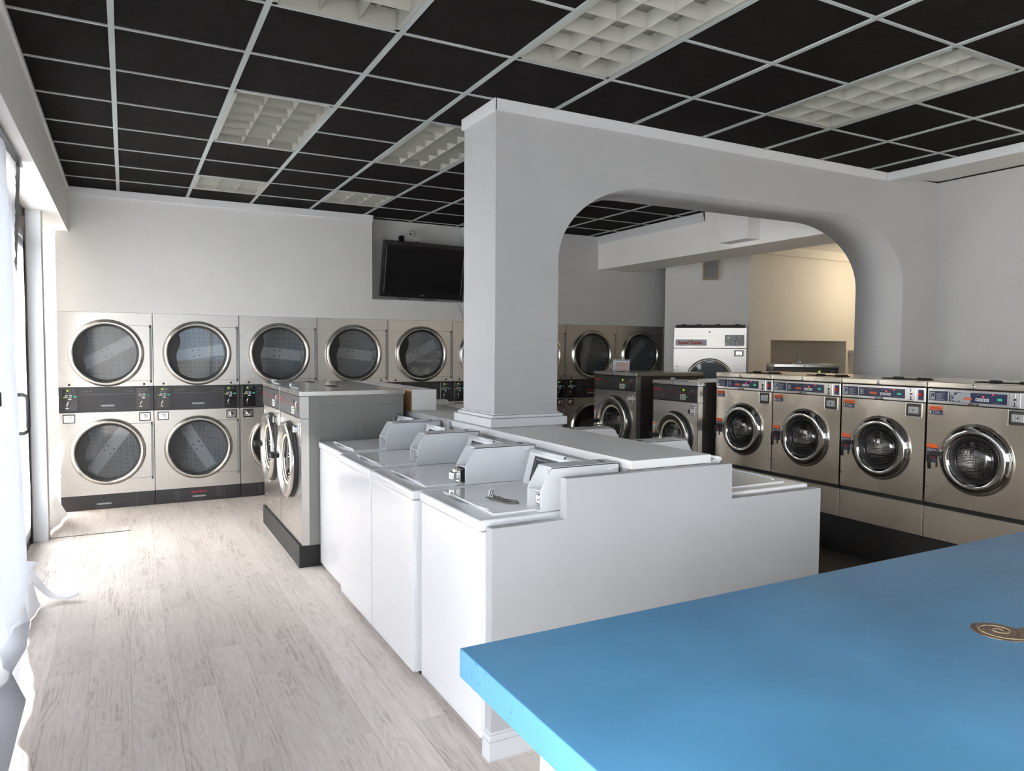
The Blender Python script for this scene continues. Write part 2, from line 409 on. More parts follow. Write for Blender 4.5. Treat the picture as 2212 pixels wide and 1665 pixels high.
# ------------------------------------------------------------------ walls
def wall(name, boxes, m='wall', bev=0):
    b = B()
    for q in boxes: b.box(*q, q and m, bev=bev)
    return struct(b.build(name))
NX0, NX1, NZ0 = 2.55, 3.80, 2.19
wall('wall_back', [(-.57, NX0, 8.2, 8.42, 1.957, CEIL), (NX1, 7.2, 8.2, 8.42, 1.957, CEIL), (NX0, NX1, 8.2, 8.42, 1.957, NZ0), (6.895, 7.2, 8.2, 8.42, 0, 1.957), (-.95, 7.2, 9.2, 9.3, 0, CEIL),
                   (NX0 - .05, NX1 + .05, 8.45, 8.55, NZ0 - .1, CEIL + .1), (NX0 - .02, NX0, 8.4, 8.46, NZ0, CEIL), (NX1, NX1 + .02, 8.4, 8.46, NZ0, CEIL), (NX0, NX1, 8.4, 8.46, NZ0 - .02, NZ0)])
b = B()   # picture-rail style crown boards
b.box(-.46, NX0 + .01, 8.18, 8.2, CEIL - .075, CEIL - .002, 'trim', .003)
b.box(NX1, 5.73, 8.18, 8.2, CEIL - .075, CEIL - .002, 'trim', .003)
b.box(NX1 - .02, NX1, 8.19, 8.44, NZ0, CEIL - .01, 'trim')
struct(b.build('trim_1'))
# window side: soffit box over the storefront
b = B(); b.box(-.95, -.46, YE, 8.2, 2.725, CEIL + .01, 'wallb'); struct(b.build('wall_left'))
b = B(); b.box(-.46, -.445, YE, 8.18, CEIL - .03, CEIL - .002, 'trim'); struct(b.build('trim_2'))
# right side of front part
wall('wall_right', [(6.56, 6.76, YE, 4.03, 0, CEIL)], 'wall_shade')
b = B(); b.prism([(5.82, CEIL - .045), (6.57, CEIL + .015), (6.57, CEIL + .07), (5.82, CEIL + .07)], YE, 4.03, 'wall', 'y')
struct(b.build('soffit_right')).name = 'trim_3'
b = B(); b.box(5.80, 5.82, YE, 4.01, CEIL - .07, CEIL - .002, 'trim', .003); struct(b.build('trim_4'))
wall('wall_front', [(-.95, XE, YE - .2, YE, 0, .5), (-.95, XE, YE - .2, YE, 2.7, CEIL), (-.95, .9, YE - .2, YE, .5, 2.7), (3.0, XE, YE - .2, YE, .5, 2.7), (1.92, 2.0, YE - .2, YE, .5, 2.7), (.9, 3.0, YE - .2, YE, .5, 1.3)])
b = B(); b.box(.9, 1.92, YE - .12, YE - .11, 1.3, 2.7, 'wglass'); b.box(2.0, 3.0, YE - .12, YE - .11, 1.3, 2.7, 'wglass'); struct(b.build('window_4'))

# arch wall with the pillar
AY0, AY1 = 4.03, 4.50; PX0, PX1 = 2.04, 2.50; ZT = 2.745; AXR = 6.09; ZS = 2.20
b = B()
def arc(cx, rx, rz, a0, a1, n=18):
    return [(cx + rx * math.cos(a0 + (a1 - a0) * i / n), ZS + rz * math.sin(a0 + (a1 - a0) * i / n)) for i in range(n + 1)]
inner = arc(PX1 + .80, .80, ZT - ZS, PI, PI / 2) + arc(AXR - .86, .86, ZT - ZS + .012, PI / 2, 0)
top = CEIL - .004
for Y, flip in ((AY0, 0), (AY1, 1)):
    def V(x, z): return b.bm.verts.new((x, Y, z))
    # pillar leg
    q = [V(PX0, 1.13), V(PX1, 1.13), V(PX1, ZS), V(PX0, ZS)]; b.face(q, 'wall_shade')
    q = [V(AXR, 0), V(XE, 0), V(XE, ZS), V(AXR, ZS)]; b.face(q, 'wall_shade')
    b.face([V(PX0, ZS), V(PX1, ZS), V(PX1, top), V(PX0, top)], 'wall_shade')
    b.face([V(AXR, ZS), V(XE, ZS), V(XE, top), V(AXR, top)], 'wall_shade')
    for (xa, za), (xb, zb) in zip(inner, inner[1:]):
        if abs(xa - xb) < 1e-6: continue
        b.face([V(xa, za), V(xb, zb), V(xb, top), V(xa, top)], 'wall_shade')
bmesh.ops.remove_doubles(b.bm, verts=b.bm.verts, dist=1e-5)
prof = [(PX1, 1.13)] + inner + [(AXR, 0)]
for (xa, za), (xb, zb) in zip(prof, prof[1:]):
    f = b.face([b.bm.verts.new(p) for p in ((xa, AY0, za), (xb, AY0, zb), (xb, AY1, zb), (xa, AY1, za))], 'wall_shade')
    if f and 2 < len(prof): f.smooth = True
for (xa, za), (xb, zb) in (((PX0, 1.13), (PX0, top)), ((PX0, top), (XE, top)), ((PX0, 1.13), (PX1, 1.13))):
    b.face([b.bm.verts.new(p) for p in ((xa, AY0, za), (xb, AY0, zb), (xb, AY1, zb), (xa, AY1, za))], 'wall_shade')
bmesh.ops.remove_doubles(b.bm, verts=b.bm.verts, dist=1e-5)
aw = struct(b.build('wall_arch'))
b = B()
b.box(PX0 - .012, 5.82, AY0 - .016, AY0, CEIL - .07, CEIL + .002, 'trim', .003)
b.box(PX0 - .016, PX0, AY0 - .016, AY1 + .016, CEIL - .07, CEIL + .002, 'trim', .003)
struct(b.build('trim_5'))
b = B()   # skirting round the pillar, resting on the shelf
for o_, z0, z1 in ((.05, 1.13, 1.185), (.03, 1.185, 1.205), (.012, 1.205, 1.215)):
    b.box(PX0 - o_, PX1 + o_, AY0 - o_, AY1 + o_, z0 + .001, z1, 'trim', .004)
struct(b.build('trim_6'))

# beyond the arch: beam, back room, diagonal wall
BZ = 2.71
b = B(); b.box(5.73, 6.33, AY1, 8.2, BZ, CEIL + .02, 'wallb'); b.box(5.56, 5.73, 5.35, 5.75, 2.755, CEIL + .002, 'wallb'); struct(b.build('trim_7'))
b = B()
for x, z in ((.035, .05), (.02, .085), (.01, .10)): b.box(5.73 - x, 5.73, 6.15, 8.18, CEIL - z, CEIL - .002, 'trim')
struct(b.build('trim_8'))
P1 = Vector((6.60, 7.835, 0)); P2 = Vector((7.446, 7.09, 0)); dd = (P2 - P1).normalized(); nn = Vector((-dd.y, dd.x, 0))
b = B()
b.prism([tuple(P1[:2]), tuple(P2[:2]), tuple((P2 + nn * .06)[:2]), tuple((P1 + nn * .06)[:2])], 0, 3.12, 'wall', 'z')
struct(b.build('wall_corner'))
NY = 7.09
wall('wall_back_right', [(7.44, 7.85, NY, NY + .15, 0, 3.05), (9.42, XE, NY, NY + .15, 0, 3.05), (7.85, 9.42, NY, NY + .15, 1.77, 3.05),
                         (7.7, 9.6, NY + .9, NY + 1.0, 0, 1.9), (7.7, 7.85, NY + .15, NY + .95, 0, 1.9), (9.42, 9.55, NY + .15, NY + .95, 0, 1.9),
                         (7.7, 9.6, NY + .1, NY + .95, 1.77, 1.85)], 'wall_warm')
b = B(); b.box(8.35, 8.42, NY + .5, NY + .9, 0, 1.77, 'wall_warm'); b.box(7.85, 8.35, NY + .5, NY + .53, 0, 1.77, 'wall'); struct(b.build('trim_9'))
b = B(); b.box(7.44, XE, NY - .06, NY, 2.93, 3.05, 'wall_warm'); struct(b.build('trim_10'))
wall('wall_end_right', [(XE, XE + .1, YE, 9.3, 0, CEIL + .1), (7.2, XE, 9.2, 9.3, 0, CEIL + .1)], 'wall_warm')
b = B(); b.box(-1.0, XE + .1, YE - .2, 9.35, CEIL + .22, CEIL + .3, 'tile'); struct(b.build('ceiling_roof')).name = 'ceiling_deck'
b = B(); b.box(6.33, XE, 4.5, 9.3, 3.05, 3.1, 'wall'); b.box(5.95, XE, YE, 4.5, CEIL + .1, CEIL + .15, 'wall'); struct(b.build('ceiling_right'))

# ------------------------------------------------------------------ storefront on the left
b = B()
b.box(WX - .06, WX + .0, 7.2, 8.2, 0, .10, 'frame'); b.box(WX - .06, WX + .0, 7.2, 8.2, 2.62, 2.725, 'frame')
b.box(WX - .06, WX + .02, 8.14, 8.2, 0, 2.725, 'frame'); b.box(WX - .06, WX, 7.2, 7.27, 0, 2.725, 'frame')
w = struct(b.build('window_1'))
b = B(); b.box(WX - .035, WX - .03, 7.27, 8.14, .1, 2.62, 'wglass2'); b.build('pane', w)
b = B()
for y in (YE + .02, -1.9, -.2, 1.5, 3.2, 4.75): b.box(WX - .06, WX, y, y + .06, 0, 2.725, 'frame')
b.box(WX - .06, WX, YE, 4.8, 0, .12, 'frame'); b.box(WX - .06, WX, YE, 4.8, 2.62, 2.725, 'frame')
w = struct(b.build('window_2'))
b = B(); b.box(WX - .035, WX - .03, YE + .02, 4.75, .12, 2.62, 'wglass'); b.build('pane', w)
# paired entrance doors
b = B()
for y0, y1 in ((4.82, 5.9), (5.91, 6.99)):
    b.box(WX - .045, WX, y0, y0 + .06, .01, 2.45, 'frame'); b.box(WX - .045, WX, y1 - .09, y1, .01, 2.45, 'frame')
    b.box(WX - .045, WX, y0, y1, .01, .22, 'frame'); b.box(WX - .045, WX, y0, y1, 2.36, 2.45, 'frame')
b.box(WX - .06, WX + .01, 4.82, 7.02, 2.46, 2.54, 'frame'); b.box(WX - .06, WX + .01, 6.99, 7.05, 0, 2.725, 'frame')
b.box(WX - .06, WX, 4.82, 7.02, 2.66, 2.725, 'frame')
d = struct(b.build('door_1'))
b = B(); b.box(WX - .03, WX - .025, 4.88, 6.9, .22, 2.36, 'wglass'); b.box(WX - .03, WX - .025, 4.85, 6.99, 2.54, 2.66, 'wglass'); b.build('pane', d)
b = B()
hy = 6.20
b.tube([(WX + .0, hy, 1.27), (WX + .05, hy, 1.27), (WX + .075, hy, 1.255), (WX + .08, hy, 1.23), (WX + .08, hy, 1.03), (WX + .075, hy, 1.005), (WX + .05, hy, .99), (WX + .0, hy, .99)], .014, 'rubber')
b.box(WX, WX + .01, hy - .03, hy + .03, .95, 1.31, 'blackg'); b.build('door_handle', d)
# white post between door and far window
b = B(); b.box(WX - .05, -.585, 7.05, 7.2, 0, 2.725, 'trim', .004); b.box(WX - .05, -.60, 7.2, 7.215, 0, 2.725, 'trim'); struct(b.build('trim_11'))
# outside pavement and pale facade across the street
b = B(); b.box(-14, -.95, -10, 16, -.1, -.02, 'part'); struct(b.build('pavement')).name = 'trim_12'

# ------------------------------------------------------------------ paper sheets
def sheet(name, fn, nu, nv, m, parent=None):
    b = B(); g = [[b.bm.verts.new(fn(i / nu, j / nv)) for j in range(nv + 1)] for i in range(nu + 1)]
    for i in range(nu):
        for j in range(nv):
            f = b.face([g[i][j], g[i + 1][j], g[i + 1][j + 1], g[i][j + 1]], m); f.smooth = True
    return b.build(name, parent, fix=False)
def lerp(tab, y):
    for (a, va), (c, vc) in zip(tab, tab[1:]):
        if a <= y <= c: return va + (vc - va) * (y - a) / (c - a)
    return tab[0][1] if y < tab[0][0] else tab[-1][1]
hem = [(1.2, -.33), (3.2, -.35), (3.5, -.43), (3.75, -.405), (4.1, -.425), (4.55, -.50), (5.0, -.52), (5.27, -.484)]
def c1(u, v):      # the long sheet over the near windows and first door leaf
    y = 1.2 + (5.27 - 1.2) * u
    y += (.05 * noise.noise(Vector((v * 7, 3, 0))) + .02 * noise.noise(Vector((v * 30, 3, 0)))) * (u ** 12)
    n1 = noise.noise(Vector((y * 2.2, v * 1.2, 1))); n2 = noise.noise(Vector((y * 7, v * 6, 5)))
    cr = abs(noise.noise(Vector((y * 4, v * 9, 9)))); h = lerp(hem, y)
    if v < .8:
        t = v / .8; z = 2.72 - t * 2.44
        x = -.585 + .045 * n1 * (1 - .6 * u) + .012 * n2 + .02 * math.sin(y * 7) * t + .04 * (1 - t) ** 6
        x += (h + .575) * (t ** 6) * .5
        x = min(max(x, WX + .02), -.48)
        return (x, y, z)
    t = (v - .8) / .2
    b_ = c1(u, .79999) if v > .8 else None
    z = .28 * (1 - t) ** 1.3 + .008 + .06 * cr * (1 - t) * t * 3
    x0 = b_[0] if b_ else h
    return (x0 + (h - x0) * t ** .8 + .02 * n2 * t, y + .04 * t * n1, z)
cs = sheet('masking_sheet', c1, 130, 120, 'paper')
tag(cs, 'long crumpled white masking paper over the nearest glass, spilling onto the floor', 'paper sheet')
def c1t(u, v):     # torn corner curling out on the floor
    cx = -.56 + .275 * u; cy = 5.30 - .05 * u + .06 * (1 - u) ** 2
    w_ = (.13 - .115 * u ** .7)
    q = (v - .5) * 2
    return (cx + .008 * math.sin(u * 9), cy + q * w_ + .03 * math.sin(u * 3), .010 + .035 * u ** 4 + .20 * (1 - u) ** 3 + .02 * q * q * u)
sheet('torn_corner', c1t, 20, 8, 'paper', cs)
b = B()   # ragged black tape down the far edge and along the head
rnd = random.Random(3)
lw = .12
for k in range(30):
    z = 2.70 - k * .021; w_ = .05 + .07 * rnd.random() + .10 * (1 - k / 30); r0, r1 = .01 * rnd.random(), .01 * rnd.random()
    b.face([b.bm.verts.new(p) for p in ((-.535 - .001 * k, 5.27 - lw, z), (-.535 - .001 * k, 5.28 + r0, z), (-.536 - .001 * k, 5.28 + r1, z - .022), (-.536 - .001 * k, 5.27 - w_, z - .022))], 'tape'); lw = w_
t = b.build('edge_tape', cs); t['label'] = 'ragged black tape'
b = B(); b.box(-.56, -.52, 3.0, 5.27, 2.69, 2.712, 'tape'); t = b.build('head_tape', cs); t['label'] = 'black tape along the head'
def c2(u, v):      # brighter thinner strip hanging in front, nearer the camera
    y = 1.4 + (4.62 - 1.4) * u; z = 2.66 - 2.52 * v
    return (-.535 + .02 * noise.noise(Vector((y * 3, v * 2, 7))) + .012 * noise.noise(Vector((y * 9, v * 8, 2))) + .05 * v, y + .04 * noise.noise(Vector((v * 5, 1, 1))) * u, z)
cs2 = sheet('masking_sheet', c2, 60, 60, 'paperb')
tag(cs2, 'bright smooth white masking paper strip hanging in front of the long crumpled sheet', 'paper sheet')
for z0 in (1.81, 1.36):
    b = B(); b.box(-.475, -.472, 3.2, 3.78, z0, z0 + .06, 'tape'); b.build('tape_patch', cs2)
def c3(u, v):      # paper inside door leaf
    y = 4.86 + 1.91 * u; z = 2.52 - 2.40 * v
    return (WX + .02 + .006 * noise.noise(Vector((y * 5, v * 4, 3))), y + .03 * noise.noise(Vector((v * 6, 2, 2))) * u, z)
c3o = sheet('masking_sheet', c3, 30, 50, 'paperd')
tag(c3o, 'flat white masking paper stuck inside the glass entrance door beside the black handle', 'paper sheet')
def c4(u, v):      # paper hanging in the far window by the dryers
    z = 2.58 - 2.56 * v
    y = 7.24 + (.74 - .10 * math.sin(v * PI) + .06 * v) * u
    bulge = lerp([(0, .0), (.3, .0), (.6, .05), (.75, .12), (.86, .06), (.92, .03), (1, .12)], v)
    cr = noise.noise(Vector((u * 3, v * 7, 4))) + .5 * abs(noise.noise(Vector((u * 7, v * 14, 8))))
    amp = .012 + .05 * max(0, v - .5)
    return (-.655 + bulge * (.4 + .6 * u) + amp * cr + .02 * v, y + .03 * cr * v, max(z, .006))
c4o = sheet('masking_sheet', c4, 30, 90, 'paper')
tag(c4o, 'crumpled white masking paper hanging in the far window corner beside the dryers', 'paper sheet')
# floor scuff / transition strip
b = B(); b.box(-.585, .02, 7.12, 7.135, .0005, .003, 'sidedark'); struct(b.build('trim_13'))

# ------------------------------------------------------------------ ceiling troffers
def troffer(rows, n, label, c, r):
    """rows = length in 2 ft modules"""
    W, Lh = GDX - .03, GDY * n - .02
    t = thing('ceiling_light', label, 'ceiling light', (GX0 + (c + .5) * GDX, GY0 + (r + n / 2) * GDY, CEIL), 0, 'louvred fluorescent ceiling lights')
    b = B(); w2, l2 = W / 2, Lh / 2
    for q in ((-w2, -w2 + .022, -l2, l2), (w2 - .022, w2, -l2, l2), (-w2, w2, -l2, -l2 + .022), (-w2, w2, l2 - .022, l2)):
        b.box(*q, -.002, .09, 'louver')
    b.build('frame', t)
    b = B(); b.box(-w2, w2, -l2, l2, .10, .11, 'louver'); b.build('housing', t)
    b = B()
    iw, il = w2 - .022, l2 - .022; nx, ny = 3, 3 * n
    def vane(x0, y0, x1, y1):
        tv = .022
        dx, dy = (0, tv / 2) if abs(x1 - x0) > abs(y1 - y0) else (tv / 2, 0)
        lo = [b.bm.verts.new(p) for p in ((x0, y0, .004), (x1, y1, .004))]
        u1 = [b.bm.verts.new(p) for p in ((x0 - dx, y0 - dy, .075), (x1 - dx, y1 - dy, .075))]
        u2 = [b.bm.verts.new(p) for p in ((x0 + dx, y0 + dy, .075), (x1 + dx, y1 + dy, .075))]
        b.face([lo[0], lo[1], u1[1], u1[0]], 'louver'); b.face([lo[0], u2[0], u2[1], lo[1]], 'louver'); b.face([u1[0], u1[1], u2[1], u2[0]], 'louver')
    for i in range(1, nx): x = -iw + 2 * iw * i / nx; vane(x, -il, x, il)
    for j in range(1, ny): y = -il + 2 * il * j / ny; vane(-iw, y, iw, y)
    b.build('louver', t)
    b = B()
    for i in range(3):
        x = -iw + 2 * iw * (i + .5) / 3
        b.lathe([(1e-4, -il), (.013, -il), (.013, il), (1e-4, il)], (x, 0, .088), 'tube', 'y', 10)
    b.build('tubes', t)
    return t
TL = {(1, -2): 'louvred ceiling light at the top edge on the left, cut by the frame',
      (3, -2): 'largest louvred ceiling light, in front of the pillar and above it',
      (6, -2): 'long louvred ceiling light at right, in front of the arch wall',
      (1, 2): 'long louvred ceiling light in the left middle, second back from the camera',
      (3, 2): 'long louvred ceiling light partly hidden by the white pillar',
      (1, 6): 'small square louvred ceiling light near the back wall, leftmost of the two',
      (3, 6): 'small square louvred ceiling light near the back wall in front of the television'}
for c, r, n in TROF: troffer(0, n, TL[(c, r)], c, r)

# ------------------------------------------------------------------ stacked dryers
DW = .828
def arrow(b, cx, z0, z1, y, m, up=True):
    w1, w2 = .012, .024; zh = z0 + (z1 - z0) * (.68 if up else .32); tip, base = (z1, z0) if up else (z0, z1)
    pts = [(cx - w1, base), (cx - w1, zh), (cx - w2, zh), (cx, tip), (cx + w2, zh), (cx + w1, zh), (cx + w1, base)]
    for p, q in zip(pts, pts[1:] + pts[:1]):
        d = Vector((q[0] - p[0], q[1] - p[1])); k = Vector((-d.y, d.x)).normalized() * .0012
        b.face([b.bm.verts.new((a[0] + s * k.x, y, a[1] + s * k.y)) for a, s in ((p, 1), (q, 1), (q, -1), (p, -1))], m)
def dryer_door(t, cz, ang, w=DW, cx=.415, R=.330, plate=True, back=.16):
    d_ = B()
    if plate: d_.hole_plate(cx, .795, cz - .278, cz + .272, cx, cz, .285, -.009, .0, 'steel', 24, -PI / 2, PI / 2)
    for q in ((.55, .797, cz + .272, cz + .275), (.55, .797, cz - .281, cz - .278), (.7945, .7975, cz - .28, cz + .274)): d_.box(q[0], q[1], -.0095, .0, q[2], q[3], 'sidedark')
    d_.lathe([(R, 0), (R + .002, -.010), (R - .008, -.016), (R - .012, -.030), (R - .025, -.040), (R - .040, -.036), (R - .048, -.018), (R - .048, .01)], (cx, 0, cz), 'steelp', 'y', 64)
    o = d_.build('door', t)
    g = B()   # rubber gasket with the wavy left lobe
    n = 64; ri = R - .066; outer, inn = [], []
    for i in range(n):
        a = 2 * PI * i / n; co, si = math.cos(a), math.sin(a)
        x, z = ri * co, ri * si
        lim = -.185 - .012 * math.cos(z * 22) + .014 * math.sin(z * 16)
        if x < lim: x = lim
        outer.append(g.bm.verts.new((cx + (R - .046) * co, -.014, cz + (R - .046) * si)))
        inn.append(g.bm.verts.new((cx + x, -.008, cz + z)))
    for i in range(n): g.face([outer[i], outer[(i + 1) % n], inn[(i + 1) % n], inn[i]], 'rubber')
    g.build('gasket', o)
    g = B(); g.disc((cx, -.004, cz), R - .05, 'dglass', 'y', 48); g.build('glass', o)
    h = B(); h.cyl((.806, -.010, cz - .27), .0075, .53, 'tbar', 'z', 10); h.cyl((.802, -.010, cz - .30), .009, .03, 'steelp', 'z', 10); h.cyl((.802, -.010, cz + .255), .009, .03, 'steelp', 'z', 10)
    if plate: h.build('hinge', o)
    else: h.bm.free()
    dr = B(); dr.lathe([(R - .05, .003), (R - .05, back)], (0, 0, 0), 'perf', 'y', 40)
    dr.disc((0, back, 0), R - .05, 'perf', 'y', 40)
    # two-tone spider band with four bolts
    wv = .058
    pts = [(-.27, -wv), (.27, -wv), (.27, wv), (-.27, wv)]
    ca, sa = math.cos(ang), math.sin(ang)
    dr.face([dr.bm.verts.new((x * ca - z * sa, back - .004, x * sa + z * ca)) for x, z in pts], 'band')
    for x, z in ((-.03, -.032), (.03, -.032), (.03, .032), (-.03, .032)):
        dr.disc((x * ca - z * sa, back - .006, x * sa + z * ca), .008, 'black', 'y', 10)
    do = dr.build('drum', t); do.location = (cx, 0, cz)
def pod(b, x0, lit=True, y=-.004):
    b.rect(x0 + .035, x0 + .095, 1.178, 1.198, y, 'print'); b.rect(x0 + .037, x0 + .093, 1.180, 1.196, y - .0006, 'blackg')
    if lit: b.text('25', x0 + .04, 1.181, .018, y - .0012, 'lcd', bold=.0006)
    for i in range(2):
        for j in range(2): b.box(x0 + .025 + i * .034, x0 + .050 + i * .034, y - .004, y, 1.118 + j * .016, 1.130 + j * .016, 'grey', .002, 1)
    b.box(x0 + .096, x0 + .124, y - .004, y, 1.122, 1.136, 'green', .003, 1)
    if lit: b.rect(x0 + .014, x0 + .022, 1.119, 1.127, y - .001, 'lcd')
    b.box(x0 + .052, x0 + .080, y - .003, y, 1.098, 1.110, 'printw', .003, 1)
    b.text('o', x0 + .03, 1.160, .016, y - .001, 'printw'); b.text('o', x0 + .052, 1.160, .016, y - .001, 'printw')
def dryer(label, loc, a1, a2, arrows_strip=False, kick=None, lit=(1, 1), round_lock=False):
    t = thing('stacked_dryer', label, 'dryer', loc, 0, 'stacked tumble dryers along the back wall')
    W = DW - .006; b = B()
    b.box(0, W, .02, .95, .0, 1.955, 'sidegrey')
    # cut openings are hidden behind: front skins carry the round holes
    bo = b
    b = B()
    for z0, z1, cz in ((1.222, 1.955, 1.555), (.148, .968, .572)):
        b.hole_plate(0, W, z0, z1, .415, cz, .285, 0, .02, 'steel')
    # machine box without front face so the drums are visible
    bmesh.ops.delete(bo.bm, geom=[f for f in bo.bm.faces if all(abs(v.co.y - .02) < 1e-5 for v in f.verts)], context='FACES_ONLY')
    bo.box(0, W, .019, .021, .968, 1.222, 'black'); bo.box(0, W, .019, .021, 0, .148, 'black')
    bo.build('cabinet', t)
    for x in (.13, .68): b.lathe([(.0045, 0), (.004, -.003), (.0005, -.0045)], (x, 0, 1.935), 'chromew', 'y', 8)
    for x, z in ((.012, 1.73), (.012, 1.36), (.012, .76), (.012, .36)): b.lathe([(.0045, 0), (.004, -.003), (.0005, -.0045)], (x, 0, z), 'chromew', 'y', 8)
    for x in (.09, .74): b.lathe([(.011, 0), (.011, -.003), (.0005, -.004)], (x, 0, 1.243), 'blackg', 'y', 14)
    b.build('front_panel', t)
    dryer_door(t, 1.555, a1); dryer_door(t, .572, a2)
    b = B(); b.box(0, W, -.002, .02, .972, 1.219, 'black')
    for x in (.028, .665): b.box(x, x + .13, -.004, 0, .985, 1.208, 'blackg', .002, 1); pod(b, x, lit[0 if x < .3 else 1], -.0045)
    for x in (.074, .711):
        b.tube([(x + .006, -.006, 1.085), (x + .006, -.012, 1.065), (x - .004, -.010, 1.052), (x - .004, -.006, 1.02)], .0045, 'chrome', 6)
        b.box(x - .016, x + .010, -.007, -.004, 1.012, 1.016, 'chrome')
    b.box(.165, .66, -.004, -.002, 1.146, 1.148, 'print')
    for x in (.195, .565):
        for k in range(3): b.text('[o]-', x + k * .03, 1.172, .018, -.003, 'print')
    b.text('o', .405, 1.1, .012, -.003, 'blackg')
    if arrows_strip: arrow(b, .22, 1.005, 1.10, -.004, 'print'); arrow(b, .61, 1.005, 1.10, -.004, 'print', False); b.text('Speed Queen', .33, 1.065, .024, -.003, 'red', bold=.0007)
    b.text('push door firmly closed to operate', .335, 1.002, .010, -.003, 'print')
    p = b.build('control_panel', t)
    b = B(); b.box(.355, .475, -.007, -.002, 1.025, 1.042, 'grey', .006, 2); h_ = b.build('lint_drawer_handle', p)
    for x in (.03, .69):
        b = B(); b.box(x, x + .105, -.003, 0, .868, .955, 'blackg', .002, 1); b.box(x + .009, x + .096, -.005, -.003, .878, .945, 'chromew')
        if round_lock and x < .3:
            b.lathe([(.030, -.004), (.028, -.012), (.012, -.014), (.010, -.02), (.0005, -.021)], (x + .052, 0, .911), ['blackg', 'chrome', 'chrome', 'chrome'], 'y', 20)
        else:
            b.box(x + .034, x + .072, -.022, -.005, .892, .932, 'chrome', .007, 2); b.disc((x + .053, -.0225, .912), .006, 'blackg', 'y', 10)
        for sx in (.014, .09):
            for sz in (.884, .939): b.lathe([(.003, -.005), (.0005, -.008)], (x + sx, 0, sz), 'chrome', 'y', 6)
        b.build('coin_box', t)
    b = B(); b.box(0, W, .004, .02, 0, .145, 'black')
    if kick == 'arrows':
        b.box(.135, .655, .002, .006, .004, .15, 'black'); arrow(b, .20, .03, .125, .0012, 'print'); arrow(b, .605, .03, .125, .0012, 'print', False)
        b.text('Speed Queen', .335, .094, .027, .0012, 'red', bold=.0009)
        sx = .345
    else:
        b.box(.0, .655, .002, .006, .004, .15, 'black'); sx = .30
        b.disc((sx + .06, .0012, .11), .006, 'blackg', 'y', 8)
    b.box(sx, sx + .13, -.002, .003, .045, .062, 'grey', .006, 2); b.text('lint screen must be clean', sx - .015, .018, .012, .0012, 'print')
    b.box(.655, .657, .0015, .004, .004, .145, 'print')
    b.build('kick_panel', t)
    return t
DX0 = -.572
pos = [DX0 + i * DW for i in range(9)]
ORD = ['first from the left, beside the window paper', 'second from the left, with arrows on its bottom panel', 'third from the left, half hidden by the island washers',
       'fourth from the left, above the grey washer tops', 'fifth from the left, below the television', 'sixth from the left, cut off by the white pillar',
       'seventh, mostly hidden behind the white pillar', 'second from the right, seen through the arch', 'rightmost of the row, seen through the arch']
ANG = [(.52, .95), (.15, -1.05), (-.1, .4), (-.12, .8), (.5, .2), (.3, .9), (.9, .1), (1.35, .3), (.8, 1.)]
for i in range(9):
    dryer('stacked steel tumble dryer, ' + ORD[i], (pos[i], 8.2, 0), ANG[i][0], ANG[i][1], i >= 2, 'arrows' if i >= 1 else None, (1, i > 0), i == 2)

# single large dryer on the diagonal
t = thing('large_dryer', 'single large tumble dryer with a red on black name plate, seen through the arch', 'dryer', (6.96 - .4725 * .75, 7.33 + .4725 * .66, 0), math.atan2(-.66, .75))
W = .945; cx = .4725
b = B(); b.box(0, W, .0, .16, .02, 1.925, 'sidegrey')
bmesh.ops.delete(b.bm, geom=[f for f in b.bm.faces if all(abs(v.co.y) < 1e-5 for v in f.verts)], context='FACES_ONLY'); b.build('cabinet', t)
b = B(); b.box(0, W, -.004, .004, 1.652, 1.925, 'steel', .002, 1); b.hole_plate(0, W, .02, 1.645, cx, 1.20, .27, 0, .02, 'steel'); b.build('front_panel', t)
b = B(); b.box(.02, W - .02, .02, .14, 1.925, 1.965, 'plinth', .004)
for x in (.1, .3, .55, .8): b.box(x, x + .05, .02, .1, 1.955, 1.975, 'plinth')
b.build('vent_cover', t)
b = B(); b.lathe([(.315, 0), (.317, -.012), (.30, -.03), (.282, -.03), (.27, .01)], (cx, 0, 1.20), 'steelp', 'y', 56); d_ = b.build('door', t)
b = B(); b.disc((cx, -.002, 1.2), .272, 'dglass'); b.build('glass', d_)
b = B(); b.disc((0, .07, 0), .272, 'perf'); b.lathe([(.272, 0), (.272, .07)], (0, 0, 0), 'perf', 'y'); o = b.build('drum', t); o.location = (cx, 0, 1.2)
b = B(); b.box(.022, .43, -.007, -.004, 1.685, 1.768, 'blackg'); b.text('Speed Queen', .058, 1.708, .062, -.0085, 'red', bold=.0028, sx=.93); b.build('name_plate', t)
b = B(); b.box(.665, .915, -.007, -.004, 1.685, 1.83, 'blackg'); b.text('63', .70, 1.785, .024, -.0085, 'lcd', bold=.001)
b.rect(.68, .69, 1.706, 1.716, -.0085, 'lcd')
for k in range(2):
    b.rect(.70 + k * .03, .722 + k * .03, 1.706, 1.716, -.0085, 'grey')
b.rect(.765, .787, 1.706, 1.716, -.0085, 'green'); b.tube([(.83, -.01, 1.80), (.815, -.01, 1.77), (.80, -.01, 1.75), (.81, -.01, 1.70)], .006, 'chrome', 6)
b.rect(.83, .86, 1.786, 1.796, -.0085, 'printw')
b.build('control_panel', t)
b = B(); b.box(.79, .91, -.006, 0, 1.545, 1.625, 'blackg', .003, 1); b.box(.81, .89, -.012, -.005, 1.558, 1.612, 'chromew', .003, 1); b.box(.832, .868, -.024, -.01, 1.568, 1.602, 'chrome', .006); b.build('coin_box', t)
b = B(); b.cyl((.467, -.010, 1.87), .009, .008, 'blackg'); b.box(.03, .06, -.003, 0, 1.395, 1.405, 'blackg'); b.build('fastener', t)

